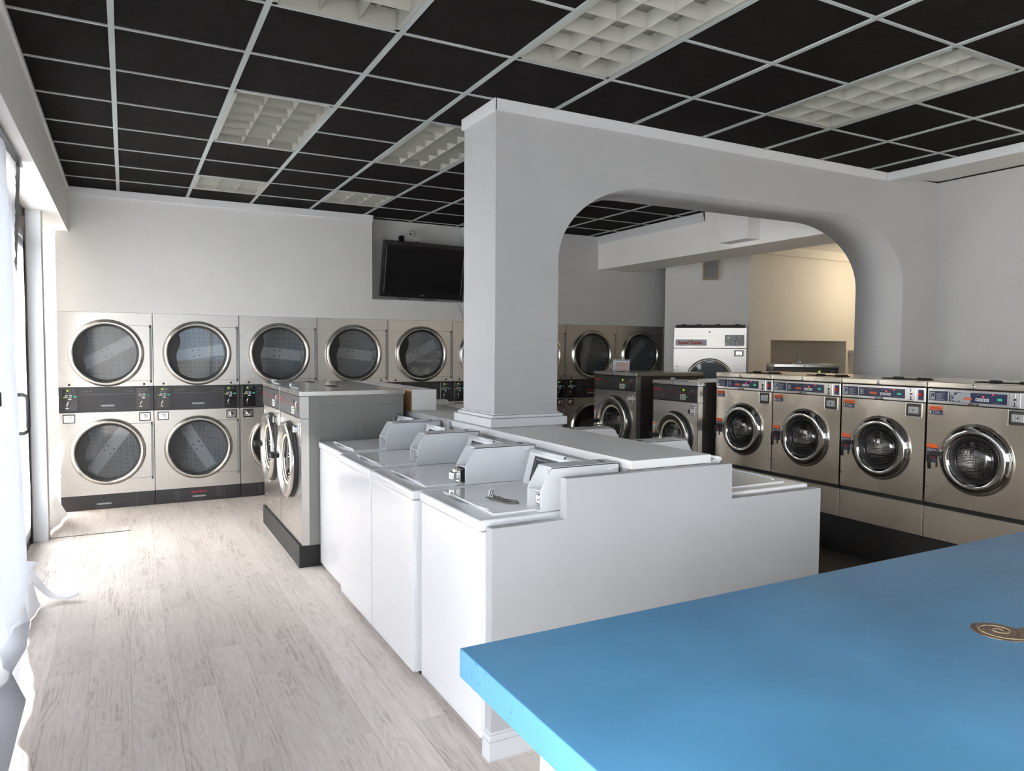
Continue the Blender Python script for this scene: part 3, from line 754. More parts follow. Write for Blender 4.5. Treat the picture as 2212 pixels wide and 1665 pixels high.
# ------------------------------------------------------------------ top-load washers
def toploader(label, loc, rz, group, pulled=False, torn=False):
    t = thing('washing_machine', label, 'washer', loc, rz, group)
    W, D = .672, .685
    b = B(); b.box(0, W, .012, D, .03, .882, 'enamel', .006); b.box(.004, W - .004, .0, .02, .03, .882, 'enamel', .008, 3)
    for x in (.03, W - .07):
        for y in (.05, D - .09): b.box(x, x + .04, y, y + .04, 0, .03, 'rubber')
    b.build('cabinet', t)
    b = B(); b.box(-.002, W + .002, -.008, D, .885, .932, 'enamel', .012, 3); tp = b.build('top_panel', t)
    b = B(); b.box(.075, W - .06, .085, .50, .931, .9385, 'enamel', .003, 2)
    b.tube([(.13, .105, .9385), (.16, .084, .941), (.30, .080, .942), (.45, .082, .941), (.53, .10, .9385)], .005, 'enamel', 6)
    b.prism([(.17, .068), (.30, .058), (.38, .078), (.20, .082)], .9322, .9345, 'grey', 'z'); b.build('lid', t)
    b = B()   # console hump
    b.prism([(.552, .932), (.596, 1.092), (.606, 1.100), (.64, 1.098), (D, 1.085), (D, .932)], .015, W - .015, 'enamel', 'x', .003)
    b.tube([(.012, .602, 1.098), (.345, .602, 1.098)], .011, 'enamel', 10); b.cyl((.3455, .602, 1.098), .006, .0008, 'blackg', 'x', 10)
    c = b.build('console', t)
    b = B()
    q = [(.08, .02), (.49, .02), (.49, .15), (.08, .15)]
    def S(x, s_, o_=.0015):  # point on the slanted face
        k = s_ / .166; return (x, .552 + .044 * k - o_, .932 + .16 * k + o_ * .3)
    b.face([b.bm.verts.new(S(x, s_)) for x, s_ in q], 'black')
    for x0, x1, s0, s1 in ((.10, .20, .04, .135), (.22, .34, .04, .135), (.36, .47, .04, .135)):
        for e in (((x0, s0), (x1, s0), (x1, s0 + .002), (x0, s0 + .002)), ((x0, s1), (x1, s1), (x1, s1 - .002), (x0, s1 - .002)), ((x0, s0), (x0 + .002, s0), (x0 + .002, s1), (x0, s1)), ((x1, s0), (x1 - .002, s0), (x1 - .002, s1), (x1, s1))):
            b.face([b.bm.verts.new(S(x, s_, .003)) for x, s_ in e], 'printw')
    for i in range(2):
        x = .385 + i * .022; b.face([b.bm.verts.new(S(a, s_, .003)) for a, s_ in ((x, .10), (x + .014, .10), (x + .014, .122), (x, .122))], 'lcd')
    b.build('control_overlay', c)
    # coin meter case: open folded-steel front, pitched roof
    x0, x1 = .545, .658; P = [(.285, .934), (.285, 1.022), (.338, 1.118), (.69, 1.118), (.69, .934)]
    b = B()
    for a in (x0, x1 - .004): b.prism(P, a, a + .004, 'enamelg', 'x')
    b.box(x0, x1, .338, .69, 1.114, 1.1195, 'enamelg'); b.box(x0, x1, .686, .69, .934, 1.118, 'enamelg')
    b.box(x0 + .001, x1 - .001, .288, .37, 1.018, 1.022, 'enamel'); b.box(x0 + .001, x1 - .001, .288, .37, .934, .938, 'enamel')
    fr_ = [(.2845, .936), (.2845, 1.022), (.3375, 1.117)]
    for a in (x0 + .002, x1 - .002): b.tube([(a, p, q) for p, q in fr_], .0026, 'enamel', 6)
    for p, q in fr_: b.tube([(x0 + .002, p, q), (x1 - .002, p, q)], .0026, 'enamel', 6)
    b.box(x0 + .004, x1 - .004, .37, .374, .936, 1.116, 'enamelg')
    b.box(x0 + .04, x1 - .04, .62, .635, 1.1195, 1.123, 'sidedark')
    mc = b.build('coin_meter_case', t)
    b = B(); xm = (x0 + x1) / 2 + .008
    b.box(xm - .022, xm + .022, .360, .37, 1.03, 1.105, 'chromew'); b.cyl((xm, .352, 1.072), .007, .01, 'chrome', 'y', 10); b.box(xm - .003, xm + .003, .353, .361, 1.035, 1.07, 'sidedark')
    b.build('coin_slot', mc)
    dy = -.045 if pulled else .03
    b = B(); b.box(x0 + .012, x1 - .010, .30 + dy, .312 + dy, .945, 1.008, 'chromew', .003, 1)
    b.box(xm - .024, xm + .022, .268 + dy, .302 + dy, .955, .998, 'chrome', .009, 3); b.disc((xm, .2672 + dy, .976), .006, 'blackg', 'y', 10)
    b.cyl((xm + .01, .296 + dy, 1.004), .006, .008, 'chrome', 'y', 8)
    if pulled: b.box(x0 + .02, x1 - .006, .312 + dy, .36, .95, 1.012, 'blackg')
    b.build('coin_vault', mc)
    b = B(); b.tube([(x1 + .0015, .63, 1.092), (x1 + .0015, .68, 1.092)], .004, 'enamelg', 6); b.build('rivet_slot', mc)
    if torn:
        b = B()
        pts = [(.30, .21), (.36, .19), (.47, .22), (.50, .27), (.43, .30), (.36, .27), (.27, .26)]
        b.face([b.bm.verts.new((x, y, .9392)) for x, y in pts], 'sticky')
        for k in range(5): b.tube([(.30 + .03 * k, .20 + .01 * k, .9396), (.33 + .035 * k, .235, .9398), (.31 + .04 * k, .27, .9396)], .0012, 'sidedark', 4)
        b.build('glue_residue', t)
    return t
WL = [(5.315, 1.25, 'white top-load washer, left island row, fourth from the front, beside the steel washers', False, False),
      (4.634, 1.22, 'white top-load washer of the left island row, third from the front', False, False),
      (3.950, 1.22, 'white top-load washer, left island row, second from the front, its coin vault pulled out', True, False),
      (3.252, 1.25, 'white top-load washer of the left island row, nearest the camera, torn label on its lid', False, True)]
for y, x, lb, pl, tn in WL:
    toploader(lb, (x, y, 0), -PI / 2, 'white washers facing the windows', pl, tn)
b = B()
b.prism([(0, 0), (.030, .004), (.034, .028), (.020, .040), (.004, .034)], 0, .0015, 'white', 'x')
b.box(-.0008, 0, .004, .010, .004, .034, 'navy'); b.box(-.0008, 0, .016, .021, .003, .036, 'navy')
o = b.build('paper_scrap', None, (1.475, 2.93, .9400)); o.rotation_euler = (0, .35, .35); tag(o, 'tiny torn white and blue paper scrap standing on the nearest white washer lid', 'scrap')
RW = [(2.56, 'nearest the camera, behind the stepped partition end'), (3.245, 'second from the stepped partition end'), (3.93, 'third from the stepped partition end'),
      (4.615, 'fourth from the stepped partition end, behind the pillar'), (5.30, 'fifth from the stepped partition end'), (5.985, 'furthest from the stepped partition end')]
RR = None
for y, lb in RW:
    lab = 'white top-load washer, right island row, ' + lb
    if RR is None: RR = toploader(lab, (3.125, y, 0), PI / 2, 'white washers facing the right aisle')
    else: dup(RR, (3.125, y, 0), PI / 2, lab)
b = B(); b.tube([(2.63, 3.86, 1.125), (2.68, 3.80, 1.14), (2.72, 3.74, 1.135), (2.76, 3.70, 1.10), (2.78, 3.67, 1.05)], .004, 'rubber', 6)
tag(b.build('black_cable'), 'short black cord lying over a coin meter case beside the shelf', 'cord')

# ------------------------------------------------------------------ hard-mount front loaders (panel with keypad)
def frontload(label, loc, rz, W, H, base, group, D=.78, stickers=False, side='sidegrey', emboss=True, lcd=False, dz=0, lidh=True):
    t = thing('front_load_washer', label, 'washer', loc, rz, group)
    z0 = base; b = B(); cx = W * .49; cz = z0 + (H - z0) * .52 + dz; R = .295 * W / .80
    b.box(0, W, .02, D, z0, H - .035, side)
    bmesh.ops.delete(b.bm, geom=[f for f in b.bm.faces if all(abs(v.co.y - .02) < 1e-5 for v in f.verts)], context='FACES_ONLY')
    if emboss:
        for sx in (-.001, W + .001):
            for y0, y1 in ((.13, .40), (.44, .70)):
                for q in ((y0, y1, H - .115, H - .110), (y0, y0 + .005, z0 + .1, H - .11), (y1 - .005, y1, z0 + .1, H - .11)):
                    b.box(sx - .003, sx + .003, q[0], q[1], q[2], q[3], side, .0015, 1)
    b.build('cabinet', t)
    b = B(); b.hole_plate(0, W, z0 + .004, H - .205, cx, cz, R * .86, 0, .02, 'steelW')
    b.box(-.0015, .006, .0, .055, z0 + .004, H - .205, 'steel'); b.box(W - .006, W + .0015, .0, .055, z0 + .004, H - .205, 'steel')
    for x, z in ((.04, H - .26), (.012, H - .33), (W - .03, H - .40), (.1, z0 + .12), (W * .4, z0 + .08), (W * .8, z0 + .17), (W - .04, z0 + .3), (.04, z0 + .3), (.25, z0 + .26)):
        b.lathe([(.005, 0), (.004, -.003), (.0005, -.004)], (x, 0, z), 'chrome', 'y', 8)
    b.build('front_panel', t)
    b = B(); b.box(-.003, W + .003, -.008, D + .01, H - .038, H, 'steelW', .004, 2); b.cyl((W * .47, -.010, H - .02), .007, .004, 'rubber', 'y', 10); b.build('top_panel', t)
    b = B()
    if lidh:
        b.box(W * .34, W * .70, .03, .05, H, H + .010, 'grey', .003, 1); b.box(W * .36, W * .42, .02, .055, H + .01, H + .035, 'grey', .003, 1); b.box(W * .1, W * .35, .35, .40, H, H + .006, 'rubber')
    else:
        b.box(W * .4, W * .5, .1, .14, H, H + .006, 'rubber')
    b.build('soap_lid_latch', t)
    b = B(); b.box(.004, W - .004, -.006, .02, H - .198, H - .042, 'black', .002, 1); b.box(W - .006, W + .0015, -.006, .055, H - .2, H - .04, 'steel')
    y = -.0075
    b.text('Speed Queen', .02, H - .095, .024, y, 'red', bold=.0009); b.rect(.008, W - .02, H - .112, H - .1095, y, 'red')
    b.text('ooo', W * .38, H - .082, .014, y, 'print', bold=.0005)
    for k in range(6): b.text('IPJLAC'[k], .025 + k * .033 * W / .8, H - .15, .026, y, 'print', bold=.0006); b.rect(.026 + k * .033 * W / .8, .044 + k * .033 * W / .8, H - .166, H - .163, y, 'print')
    for i in range(3):
        for j in range(3):
            b.box(W * .63 + i * .034 * W / .8, W * .63 + .024 * W / .8 + i * .034 * W / .8, y - .003, y, H - .182 + j * .020, H - .167 + j * .020, 'white', .002, 1)
            b.rect(W * .55 + i * .015, W * .55 + .008 + i * .015, H - .178 + j * .02, H - .175 + j * .02, y, 'print')
    b.box(W * .76, W * .79, y - .003, y, H - .158, H - .144, 'green', .003, 1)
    if lcd: b.text('42', W * .68, H - .092, .026, y, 'lcd', bold=.0012)
    else: b.rect(W * .69, W * .72, H - .10, H - .07, y, 'blackg')
    b.tube([(W * .885, -.010, H - .075), (W * .88, -.014, H - .10), (W * .87, -.012, H - .115), (W * .875, -.010, H - .16)], .005, 'chrome', 6)
    b.rect(W * .895, W * .92, H - .083, H - .076, y, 'printw')
    b.build('control_panel', t)
    b = B(); x = W * .83; z = H - .28; b.box(x, x + .075, -.006, 0, z - .05, z + .045, 'chromew', .003, 1); b.box(x + .014, x + .06, -.045, -.005, z - .028, z + .022, 'chrome', .008, 2); b.disc((x + .037, -.0455, z), .006, 'blackg', 'y', 8)
    b.lathe([(.006, 0), (.005, -.006), (.0005, -.007)], (x + .02, 0, z + .065), 'chrome', 'y', 8); b.build('coin_box', t)
    b = B()
    b.lathe([(R + .006, 0), (R + .006, -.012), (R, -.012), (R, -.030), (R - .003, -.046), (R - .014, -.056), (R - .03, -.055), (R * .70, -.042), (R * .68, -.03), (R * .66, .01)],
            (cx, 0, cz), ['rubber', 'rubber', 'rubber', 'steelp', 'steelp', 'steelp', 'steelW', 'steelp', 'steelp'], 'y', 64)
    d_ = b.build('door', t)
    b = B(); b.lathe([(R * .67, -.03), (R * .60, -.026), (R * .56, .005)], (cx, 0, cz), ['cream', 'rubber'], 'y', 48); b.build('seal', d_)
    b = B(); b.lathe([(R * .60, -.02), (R * .45, -.028), (R * .25, -.034), (.002, -.037)], (cx, 0, cz), 'xglass', 'y', 48); b.build('glass', d_)
    b = B(); b.prism([(-.055, .022), (-.02, .022), (.05, .012), (.05, -.022), (-.02, -.03), (-.055, -.01)], -.105, -.075, 'rubber', 'y', .006)
    b.box(.0, .05, -.08, -.05, -.02, .014, 'rubber', .004); h_ = b.build('handle', d_); h_.location = (cx - R * .90, 0, cz)
    b = B()
    for k in (-.10, -.075, .05, .075): b.lathe([(.006, 0), (.005, -.005), (.0005, -.006)], (cx + R * .80, -.056, cz + k), 'chrome', 'y', 8)
    b.build('hinge_bolt', d_)
    b = B(); b.lathe([(R * .8, .0), (R * .86, .06), (R * .86, .22)], (0, 0, 0), 'drumw', 'y', 40); b.disc((0, .22, 0), R * .86, 'drumw'); o = b.build('drum', t); o.location = (cx, 0, cz)
    if stickers:
        b = B(); b.box(.004, .075, -.0015, 0, cz - .16, cz + .12, 'white'); b.rect(.012, .067, cz + .095, cz + .115, -.002, 'orange'); b.rect(.012, .067, cz + .01, cz + .028, -.002, 'orange')
        for k in range(5): b.rect(.014, .062, cz + .04 + k * .01, cz + .043 + k * .01, -.002, 'print')
        b.build('warning_sticker', t)
    return t
G1 = 'steel front-load washers with keypad panels'
frontload('steel front-load washer at the end of the left island row, beside the white washers', (1.12, 6.112, 0), -PI / 2, .79, 1.305, .167, G1)
frontload('steel front-load washer at the far end of the left island row, next to the dryers', (1.12, 6.912, 0), -PI / 2, .79, 1.305, .167, G1)
frontload('steel front-load washer in the right row with a plastic bin on its top', (4.9, 7.06, 0), -PI / 2, .80, 1.37, .1, G1, .95, True, 'sidedark', False, True, .04, False)
frontload('steel front-load keypad washer between the bin-topped washer and the navy-panel washers', (4.9, 5.98, 0), -PI / 2, .68, 1.31, .1, G1, .85, True, 'sidedark', False, True, .02)
frontload('steel washer top peeking up behind the navy-panel washers, in front of the wall opening', (6.92 - .35 * .75, 5.72 + .35 * .66, 0), math.atan2(-.66, .75), .70, 1.47, .1, G1, .8, False, 'sidedark', False, True)
b = B(); b.box(1.105, 1.90, 5.345, 6.92, 0, .165, 'plinth', .003)
tag(b.build('plinth'), 'low black plinth under the two grey-sided steel island washers', 'plinth')
b = B(); b.box(4.92, 5.72, 5.25, 7.1, 0, .1, 'plinth', .003); tag(b.build('plinth'), 'low black plinth under the steel keypad washers of the right row', 'plinth')
b = B(); b.box(0, .70, .02, .78, 0, .1, 'plinth', .003); o = b.build('plinth', None, (6.92 - .35 * .75, 5.72 + .35 * .66, 0)); o.rotation_euler = (0, 0, math.atan2(-.66, .75)); tag(o, 'low black plinth under the steel washer behind the navy-panel row', 'plinth')

# clear bin on top
t = thing('plastic_bin', 'clear plastic lidded bin with a pink label on a steel washer', 'bin', (5.20, 6.97, 1.370), -.45)
b = B(); b.prism([(-.095, -.07), (.095, -.07), (.095, .07), (-.095, .07)], .002, .006, 'clear', 'z')
for q in ((-.1, .1, -.075, -.071), (-.1, .1, .071, .075), (-.1, -.096, -.075, .075), (.096, .1, -.075, .075)): b.box(*q, .002, .13, 'clear')
b.build('tub', t)
b = B(); b.box(-.108, .108, -.083, .083, .13, .142, 'clear', .004); b.box(-.115, .115, -.09, .09, .122, .13, 'clear', .003); b.build('lid', t)
b = B(); b.box(-.055, .085, -.0775, -.0755, .01, .105, 'pink')
for k in range(5): b.rect(-.045, .075, .025 + k * .016, .028 + k * .016, -.0778, 'white')
b.build('label_sheet', t)
b = B(); b.tube([(-.10, -.078, .11), (-.118, -.08, .08), (-.118, -.08, .04), (-.10, -.078, .02)], .006, 'white', 6); b.build('handle', t)

# ------------------------------------------------------------------ navy-panel front loaders
def dexter(label, loc, rz, worn=False):
    t = thing('coin_washer', label, 'washer', loc, rz, 'steel coin washers with navy control panels')
    W = .690; cx, cz, R = .347, .893, .232
    b = B(); b.box(.004, W - .004, .02, .85, .30, 1.36, 'sidedark')
    bmesh.ops.delete(b.bm, geom=[f for f in b.bm.faces if all(abs(v.co.y - .02) < 1e-5 for v in f.verts)], context='FACES_ONLY')
    b.box(.004, W - .004, .018, .022, .29, .56, 'rubber'); b.build('cabinet', t)
    b = B(); b.hole_plate(0, W, .548, 1.252, cx, cz, .205, 0, .02, 'steelD'); b.box(0, .004, 0, .03, .548, 1.252, 'steelD'); b.box(W - .004, W, 0, .03, .548, 1.252, 'steelD')
    for x, z in ((.018, .66), (W - .018, .66)): b.lathe([(.006, 0), (.005, -.004), (.0005, -.005)], (x, 0, z), 'chrome', 'y', 8)
    b.build('front_panel', t)
    b = B(); b.box(0, W, 0, .03, .292, .515, 'steelB', .003, 1)
    for x in (.018, W - .018): b.lathe([(.006, 0), (.005, -.004), (.0005, -.005)], (x, 0, .42), 'chrome', 'y', 8)
    b.build('base_panel', t)
    b = B(); b.box(-.001, W + .001, -.006, .85, 1.368, 1.412, 'steelD', .006, 2); b.lathe([(.014, -.006), (.013, -.012), (.006, -.012), (.005, -.009), (.0005, -.009)], (.315, 0, 1.388), 'chrome', 'y', 16); b.build('top_panel', t)
    b = B(); b.box(.25, .62, .12, .20, 1.412, 1.420, 'rubber', .003, 1); b.box(.36, .42, .10, .15, 1.42, 1.432, 'rubber', .003, 1); b.box(.55, .63, .09, .16, 1.415, 1.430, 'rubber', .004, 1); b.build('soap_lid', t)
    # control fascia
    b = B(); b.box(.004, W - .004, -.004, .02, 1.258, 1.364, 'chromew', .003, 1); y = -.0052
    b.rect(.016, .146, 1.278, 1.346, y, 'navy'); b.rect(.154, .530, 1.278, 1.346, y, 'navy')
    y = -.006
    b.rect(.022, .056, 1.284, 1.338, y, 'grey')          # horse-head badge
    hp = [(.028, 1.300), (.031, 1.318), (.037, 1.330), (.046, 1.333), (.052, 1.322), (.053, 1.306), (.048, 1.300), (.047, 1.310), (.041, 1.314), (.037, 1.308), (.036, 1.300)]
    b.face([b.bm.verts.new((x, y - .0006, z)) for x, z in hp], 'navy')
    for k in range(7): b.rect(.066, .125 - (k % 3) * .012, 1.286 + k * .007, 1.2885 + k * .007, y, 'grey')
    b.rect(.165, .193, 1.292, 1.330, y, 'grey')
    for k in range(4): b.rect(.168 + (k % 2) * .012, .176 + (k % 2) * .012, 1.296 + (k // 2) * .016, 1.306 + (k // 2) * .016, y - .0006, 'navy')
    b.text('888', .245, 1.296, .026, y, 'ledo', bold=.001, sx=1.6)
    for k in range(4): b.box(.335 + k * .022, .353 + k * .022, y - .003, y, 1.292, 1.312, 'white', .002, 1); b.rect(.340 + k * .022, .348 + k * .022, 1.297, 1.307, y - .0035, 'navy')
    b.disc((.383, y - .0005, 1.323), .0055, 'ledr', 'y', 10); b.disc((.444, y - .0005, 1.339), .0045, 'ledr', 'y', 10)
    b.text('186', .468, 1.302, .022, y, 'ledg', bold=.0008); b.text('select cycle', .34, 1.332, .009, y, 'print'); b.text('remaining', .24, 1.334, .009, y, 'print'); b.text('insert coins', .445, 1.284, .009, y, 'print')
    b.text('DEXTER', .285, 1.262, .017, -.0048, 'black', shear=.35, bold=.0006, sx=1.15); b.text('DOUBLE LOAD', .018, 1.350, .011, -.0048, 'print', sx=1.3); b.text('@ @', .125, 1.350, .011, -.0048, 'print')
    if worn:
        pts = [(.160, 1.345), (.20, 1.347), (.215, 1.340), (.245, 1.346), (.30, 1.345), (.30, 1.279), (.25, 1.279), (.215, 1.283), (.20, 1.277), (.185, 1.290), (.175, 1.280), (.162, 1.300), (.172, 1.315), (.160, 1.325)]
        b.face([b.bm.verts.new((x, y - .0004, z)) for x, z in pts], 'grey')
        for c_, r_ in (((.20, 1.335), .010), ((.182, 1.305), .006), ((.225, 1.286), .004)): b.disc((c_[0], y - .001, c_[1]), r_, 'navy', 'y', 9)
        b.text('888', .255, 1.296, .024, y - .001, 'ledo', bold=.001, sx=1.5)
    cp = b.build('control_panel', t)
    b = B(); b.box(.542, .612, -.007, -.003, 1.262, 1.36, 'chromew', .002, 1); b.cyl((.578, -.012, 1.314), .009, .006, 'chrome', 'y', 12); b.box(.575, .580, -.010, -.006, 1.272, 1.30, 'rubber'); b.box(.562, .594, -.0085, -.006, 1.270, 1.273, 'rubber'); b.box(.570, .582, -.0085, -.006, 1.33, 1.352, 'chrome'); b.build('coin_acceptor', cp)
    b = B(); b.rect(.632, .670, 1.274, 1.348, -.006, 'navy'); b.cyl((.651, -.016, 1.314), .013, .012, 'redb', 'y', 16); b.build('stop_button', cp)
    # coin vault top right
    b = B(); b.box(.545, .655, -.003, .0, 1.153, 1.243, 'sidedark', .006, 2); b.box(.538, .662, -.0015, .0, 1.146, 1.250, 'steelp', .003, 1); b.box(.560, .640, -.010, -.003, 1.170, 1.226, 'chromew', .004, 2)
    for k in range(9): b.box(.566 + k * .008, .569 + k * .008, -.012, -.009, 1.176, 1.220, 'grey')
    b.disc((.60, -.0125, 1.198), .005, 'blackg', 'y', 8); b.build('coin_box', t)
    b = B()
    b.lathe([(R + .012, .0), (R + .012, -.006), (R + .004, -.010), (R + .002, -.016), (R - .003, -.028), (R - .020, -.044), (R - .045, -.048), (R - .064, -.042), (R - .072, -.030), (R - .074, -.02)], (cx, 0, cz),
            ['steelp', 'steelp', 'rubber', 'chrome', 'chrome', 'chrome', 'chrome', 'chrome', 'chrome'], 'y', 72)
    d_ = b.build('door', t)
    b = B(); b.lathe([(R - .073, -.03), (R - .085, -.028), (R - .088, -.012), (R - .098, -.012), (R - .10, .01)], (cx, 0, cz), 'rubber', 'y', 56); b.build('gasket', d_)
    b = B(); b.lathe([(R - .095, -.008), (R - .10, -.024), (R - .12, -.040), (R - .15, -.052), (R - .185, -.059), (.002, -.062)], (cx, 0, cz), 'xglass', 'y', 56); b.build('glass', d_)
    b = B(); b.lathe([(.145, .012), (.16, .05), (.19, .09), (.20, .28)], (0, 0, 0), ['rubber', 'steelp', 'drumw'], 'y', 48); b.disc((0, .28, 0), .20, 'drumw')
    for a in (.5, 2.6, 4.7): b.tube([(.155 * math.cos(a), .09, .155 * math.sin(a)), (.175 * math.cos(a), .27, .175 * math.sin(a))], .012, 'steelp', 8)
    o = b.build('drum', t); o.location = (cx, 0, cz)
    b = B(); b.tube([(.118, -.040, .915), (.100, -.085, .918), (.088, -.092, .908), (.084, -.092, .86), (.084, -.088, .805)], .0115, 'rubber', 8); b.box(.100, .128, -.088, -.04, .895, .925, 'rubber', .004); b.tube([(.126, -.076, .90), (.130, -.078, .85), (.128, -.076, .82)], .006, 'rubber', 6); b.build('handle', d_)
    b = B(); b.box(.016, .112, -.0012, 0, 1.178, 1.238, 'navy'); b.rect(.016, .112, 1.212, 1.239, -.002, 'orange'); b.text('WARNING', .036, 1.220, .014, -.0028, 'sidedark', bold=.0004)
    b.face([b.bm.verts.new(p) for p in ((.022, -.0028, 1.219), (.034, -.0028, 1.219), (.028, -.0028, 1.231))], 'sidedark')
    for k in range(3): b.rect(.040, .105 - .008 * k, 1.185 + k * .009, 1.1875 + k * .009, -.002, 'printw')
    b.rect(.021, .032, 1.184, 1.206, -.002, 'printw'); b.build('warning_sticker', t)
    b = B(); b.box(.008, .088, -.0012, 0, .838, .968, 'navy'); b.rect(.008, .088, .940, .969, -.002, 'orange'); b.text('!', .024, .944, .022, -.0028, 'sidedark')
    for k in range(3): b.rect(.014, .080, .916 + k * .007, .9185 + k * .007, -.002, 'printw')
    b.rect(.016, .034, .893, .900, -.002, 'printw'); b.rect(.056, .061, .884, .908, -.002, 'printw'); b.rect(.022, .066, .868, .878, -.002, 'red')
    for k in range(3): b.rect(.014, .078, .844 + k * .007, .8465 + k * .007, -.002, 'print')
    b.build('door_sticker', t)
    return t
DXL = ['steel coin washer, furthest of the four with navy panels, beside the keypad washers', 'steel coin washer, second furthest of the four with navy panels',
       'steel coin washer, second nearest of the four with navy panels', 'steel coin washer nearest the camera at the right edge, worn patch on panel']
D0 = None
for i, y in enumerate((5.215, 4.522, 3.825, 3.128)):
    if i == 0: D0 = dexter(DXL[0], (5.05, y, 0), -PI / 2)
    elif i == 3: dexter(DXL[3], (5.05, y, 0), -PI / 2, True)
    else: dup(D0, (5.05, y, 0), -PI / 2, DXL[i])
b = B(); b.box(5.055, 5.88, 2.43, 5.215, 0, .288, 'plinth', .003); tag(b.build('plinth'), 'tall black plinth under the four navy-panel coin washers', 'plinth')

# ------------------------------------------------------------------ island carpentry
b = B()
poly = [(1.245, 0), (1.245, .922), (1.587, .922), (1.587, 1.091), (2.507, 1.091), (2.507, .922), (3.128, .922), (3.128, 0)]
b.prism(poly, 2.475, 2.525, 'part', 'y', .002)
po = tag(b.build('partition'), 'stepped white end panel closing the near end of the washer island', 'partition')
b = B()
for o_, z0, z1 in ((.016, 0, .075), (.010, .075, .10), (.004, .10, .11)): b.box(1.245 - o_, 3.128 + o_, 2.475 - o_, 2.525 - .002, z0, z1, 'trim', .003)
b.build('skirting', po)
# trunking box and shelf between the rows
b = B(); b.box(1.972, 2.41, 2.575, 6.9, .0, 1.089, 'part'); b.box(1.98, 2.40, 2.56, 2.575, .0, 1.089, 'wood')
tag(b.build('service_box'), 'white pipe box with a raw wooden end under the island shelf slab', 'box')
t = thing('island_shelf', 'long white shelf slab running between the two white washer rows', 'shelf', (2.2, 2.54, 1.09))
b = B(); b.box(-.235, .235, 0, 1.42, 0, .040, 'shelf', .003); b.build('slab', t)
b = B(); b.box(-.235, .235, 1.424, 4.3, 0, .039, 'shelf', .003); b.build('slab', t)
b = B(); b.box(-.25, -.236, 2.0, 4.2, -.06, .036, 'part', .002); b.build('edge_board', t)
t = thing('boxed_ledge', 'raised white boxed ledge with bare plywood edge behind the grey-sided washers', 'ledge', (2.075, 5.33, 1.131))
b = B(); b.box(-.10, .105, 0, 1.7, 0, .165, 'shelf', .002); b.build('casing', t)
b = B(); b.box(-.106, -.1005, .002, 1.7, 0, .163, 'wood'); b.build('plywood_edge', t)

# ------------------------------------------------------------------ blue counter
t = thing('service_counter', 'blue cast concrete counter slab on a white base in the foreground', 'counter', (.669, 1.495, 0))
b = B(); b.box(0, 3.9, -1.7, 0, .862, .93, 'blue', .004, 3); b.build('countertop', t)
b = B(); b.box(.10, 3.8, -1.6, -.20, 0, .861, 'part', .003); b.box(.0985, .1, -.235, -.225, .05, .85, 'shelf'); b.build('base', t)
b = B()   # inlaid ammonite
pts = []; n = 60
for i in range(n + 1):
    a = .35 + 2 * PI * i / n; r = .050 + .032 * i / n
    pts.append((r * math.cos(a), r * math.sin(a) * .92))
b.prism(pts, 0, .0012, 'fossil', 'z')
sp = []
for i in range(70):
    a = .35 + 2 * PI + 2 * PI * -i / 32; r = .082 * math.exp(-.17 * 2 * PI * i / 32)
    sp.append((r * math.cos(a), r * .92 * math.sin(a), .0014))
b.tube(sp, .0008, 'spkf', 4)
o = b.build('ammonite', None, (1.900, .975, .9302)); o.rotation_euler = (0, 0, -.55); tag(o, 'brown spiral ammonite fossil set into the blue counter top', 'fossil')

# ------------------------------------------------------------------ television niche
t = thing('television', 'black flat screen television tilted down in the wall niche', 'television', (2.675, 8.29, 2.235))
t.rotation_euler = (math.radians(12), math.radians(.8), math.radians(-1))
b = B(); b.box(0, 1.055, 0, .05, 0, .66, 'tvb', .006, 2); b.box(.15, .9, .05, .085, .12, .55, 'tvb', .01); b.build('bezel', t)
b = B(); b.box(.045, 1.01, -.002, .001, .065, .615, 'tvs'); b.build('screen', t)
b = B(); b.box(.035, .037, -.003, 0, .06, .6, 'grey'); b.box(1.018, 1.020, -.003, 0, .06, .6, 'grey'); b.build('side_strip', t)
b = B(); b.rect(.50, .525, .030, .036, -.001, 'grey'); b.rect(.53, .55, .030, .036, -.001, 'grey'); b.build('badge', t)
b = B(); b.box(.35, .70, .08, .10, .1, .55, 'sidedark'); b.build('bracket', t)
b = B()
for x in (2.90, 2.96, 3.22, 3.30):
    b.tube([(x, 8.30, 2.245), (x + .01, 8.295, 2.215), (x + .04, 8.295, 2.205), (x + .075, 8.30, 2.222), (x + .085, 8.31, 2.25)], .004, 'rubber', 6)
tag(b.build('cables'), 'looped black cables hanging below the television', 'cable')
t = thing('security_camera', 'small round white camera on the niche wall above the television', 'camera', (3.13, 8.45, 3.03))
b = B(); b.lathe([(.038, 0), (.038, -.01), (.02, -.014), (.018, -.04), (.0005, -.041)], (0, 0, 0), 'white', 'y', 20); b.build('mount', t)
b = B(); b.lathe([(.0005, -.12), (.03, -.115), (.036, -.10), (.036, -.06), (.02, -.035), (.0005, -.03)], (0, 0, 0), 'white', 'y', 20); b.disc((0, -.1215, 0), .015, 'blackg', 'y', 14); o = b.build('lens_head', t); o.rotation_euler = (.2, 0, -.5)
b = B(); b.tube([(0, -.01, -.03), (.03, -.004, -.09), (.07, -.004, -.16)], .0025, 'white', 5); b.build('lead', t)
t = thing('wall_outlet', 'white wall outlet just above the television top edge', 'outlet', (3.18, 8.45, 2.93)); b = B(); b.box(-.04, .04, -.006, 0, -.06, .06, 'white', .003, 1); b.build('plate', t)
b = B(); b.box(-.015, .02, -.03, -.006, -.05, .0, 'blackg', .003, 1); b.build('plug', t)
t = thing('power_adapter', 'small black adapter plugged in above the left part of the television', 'adapter', (2.985, 8.45, 2.925)); b = B(); b.box(-.03, .03, -.05, 0, -.06, .06, 'blackg', .005, 1); b.build('body', t)
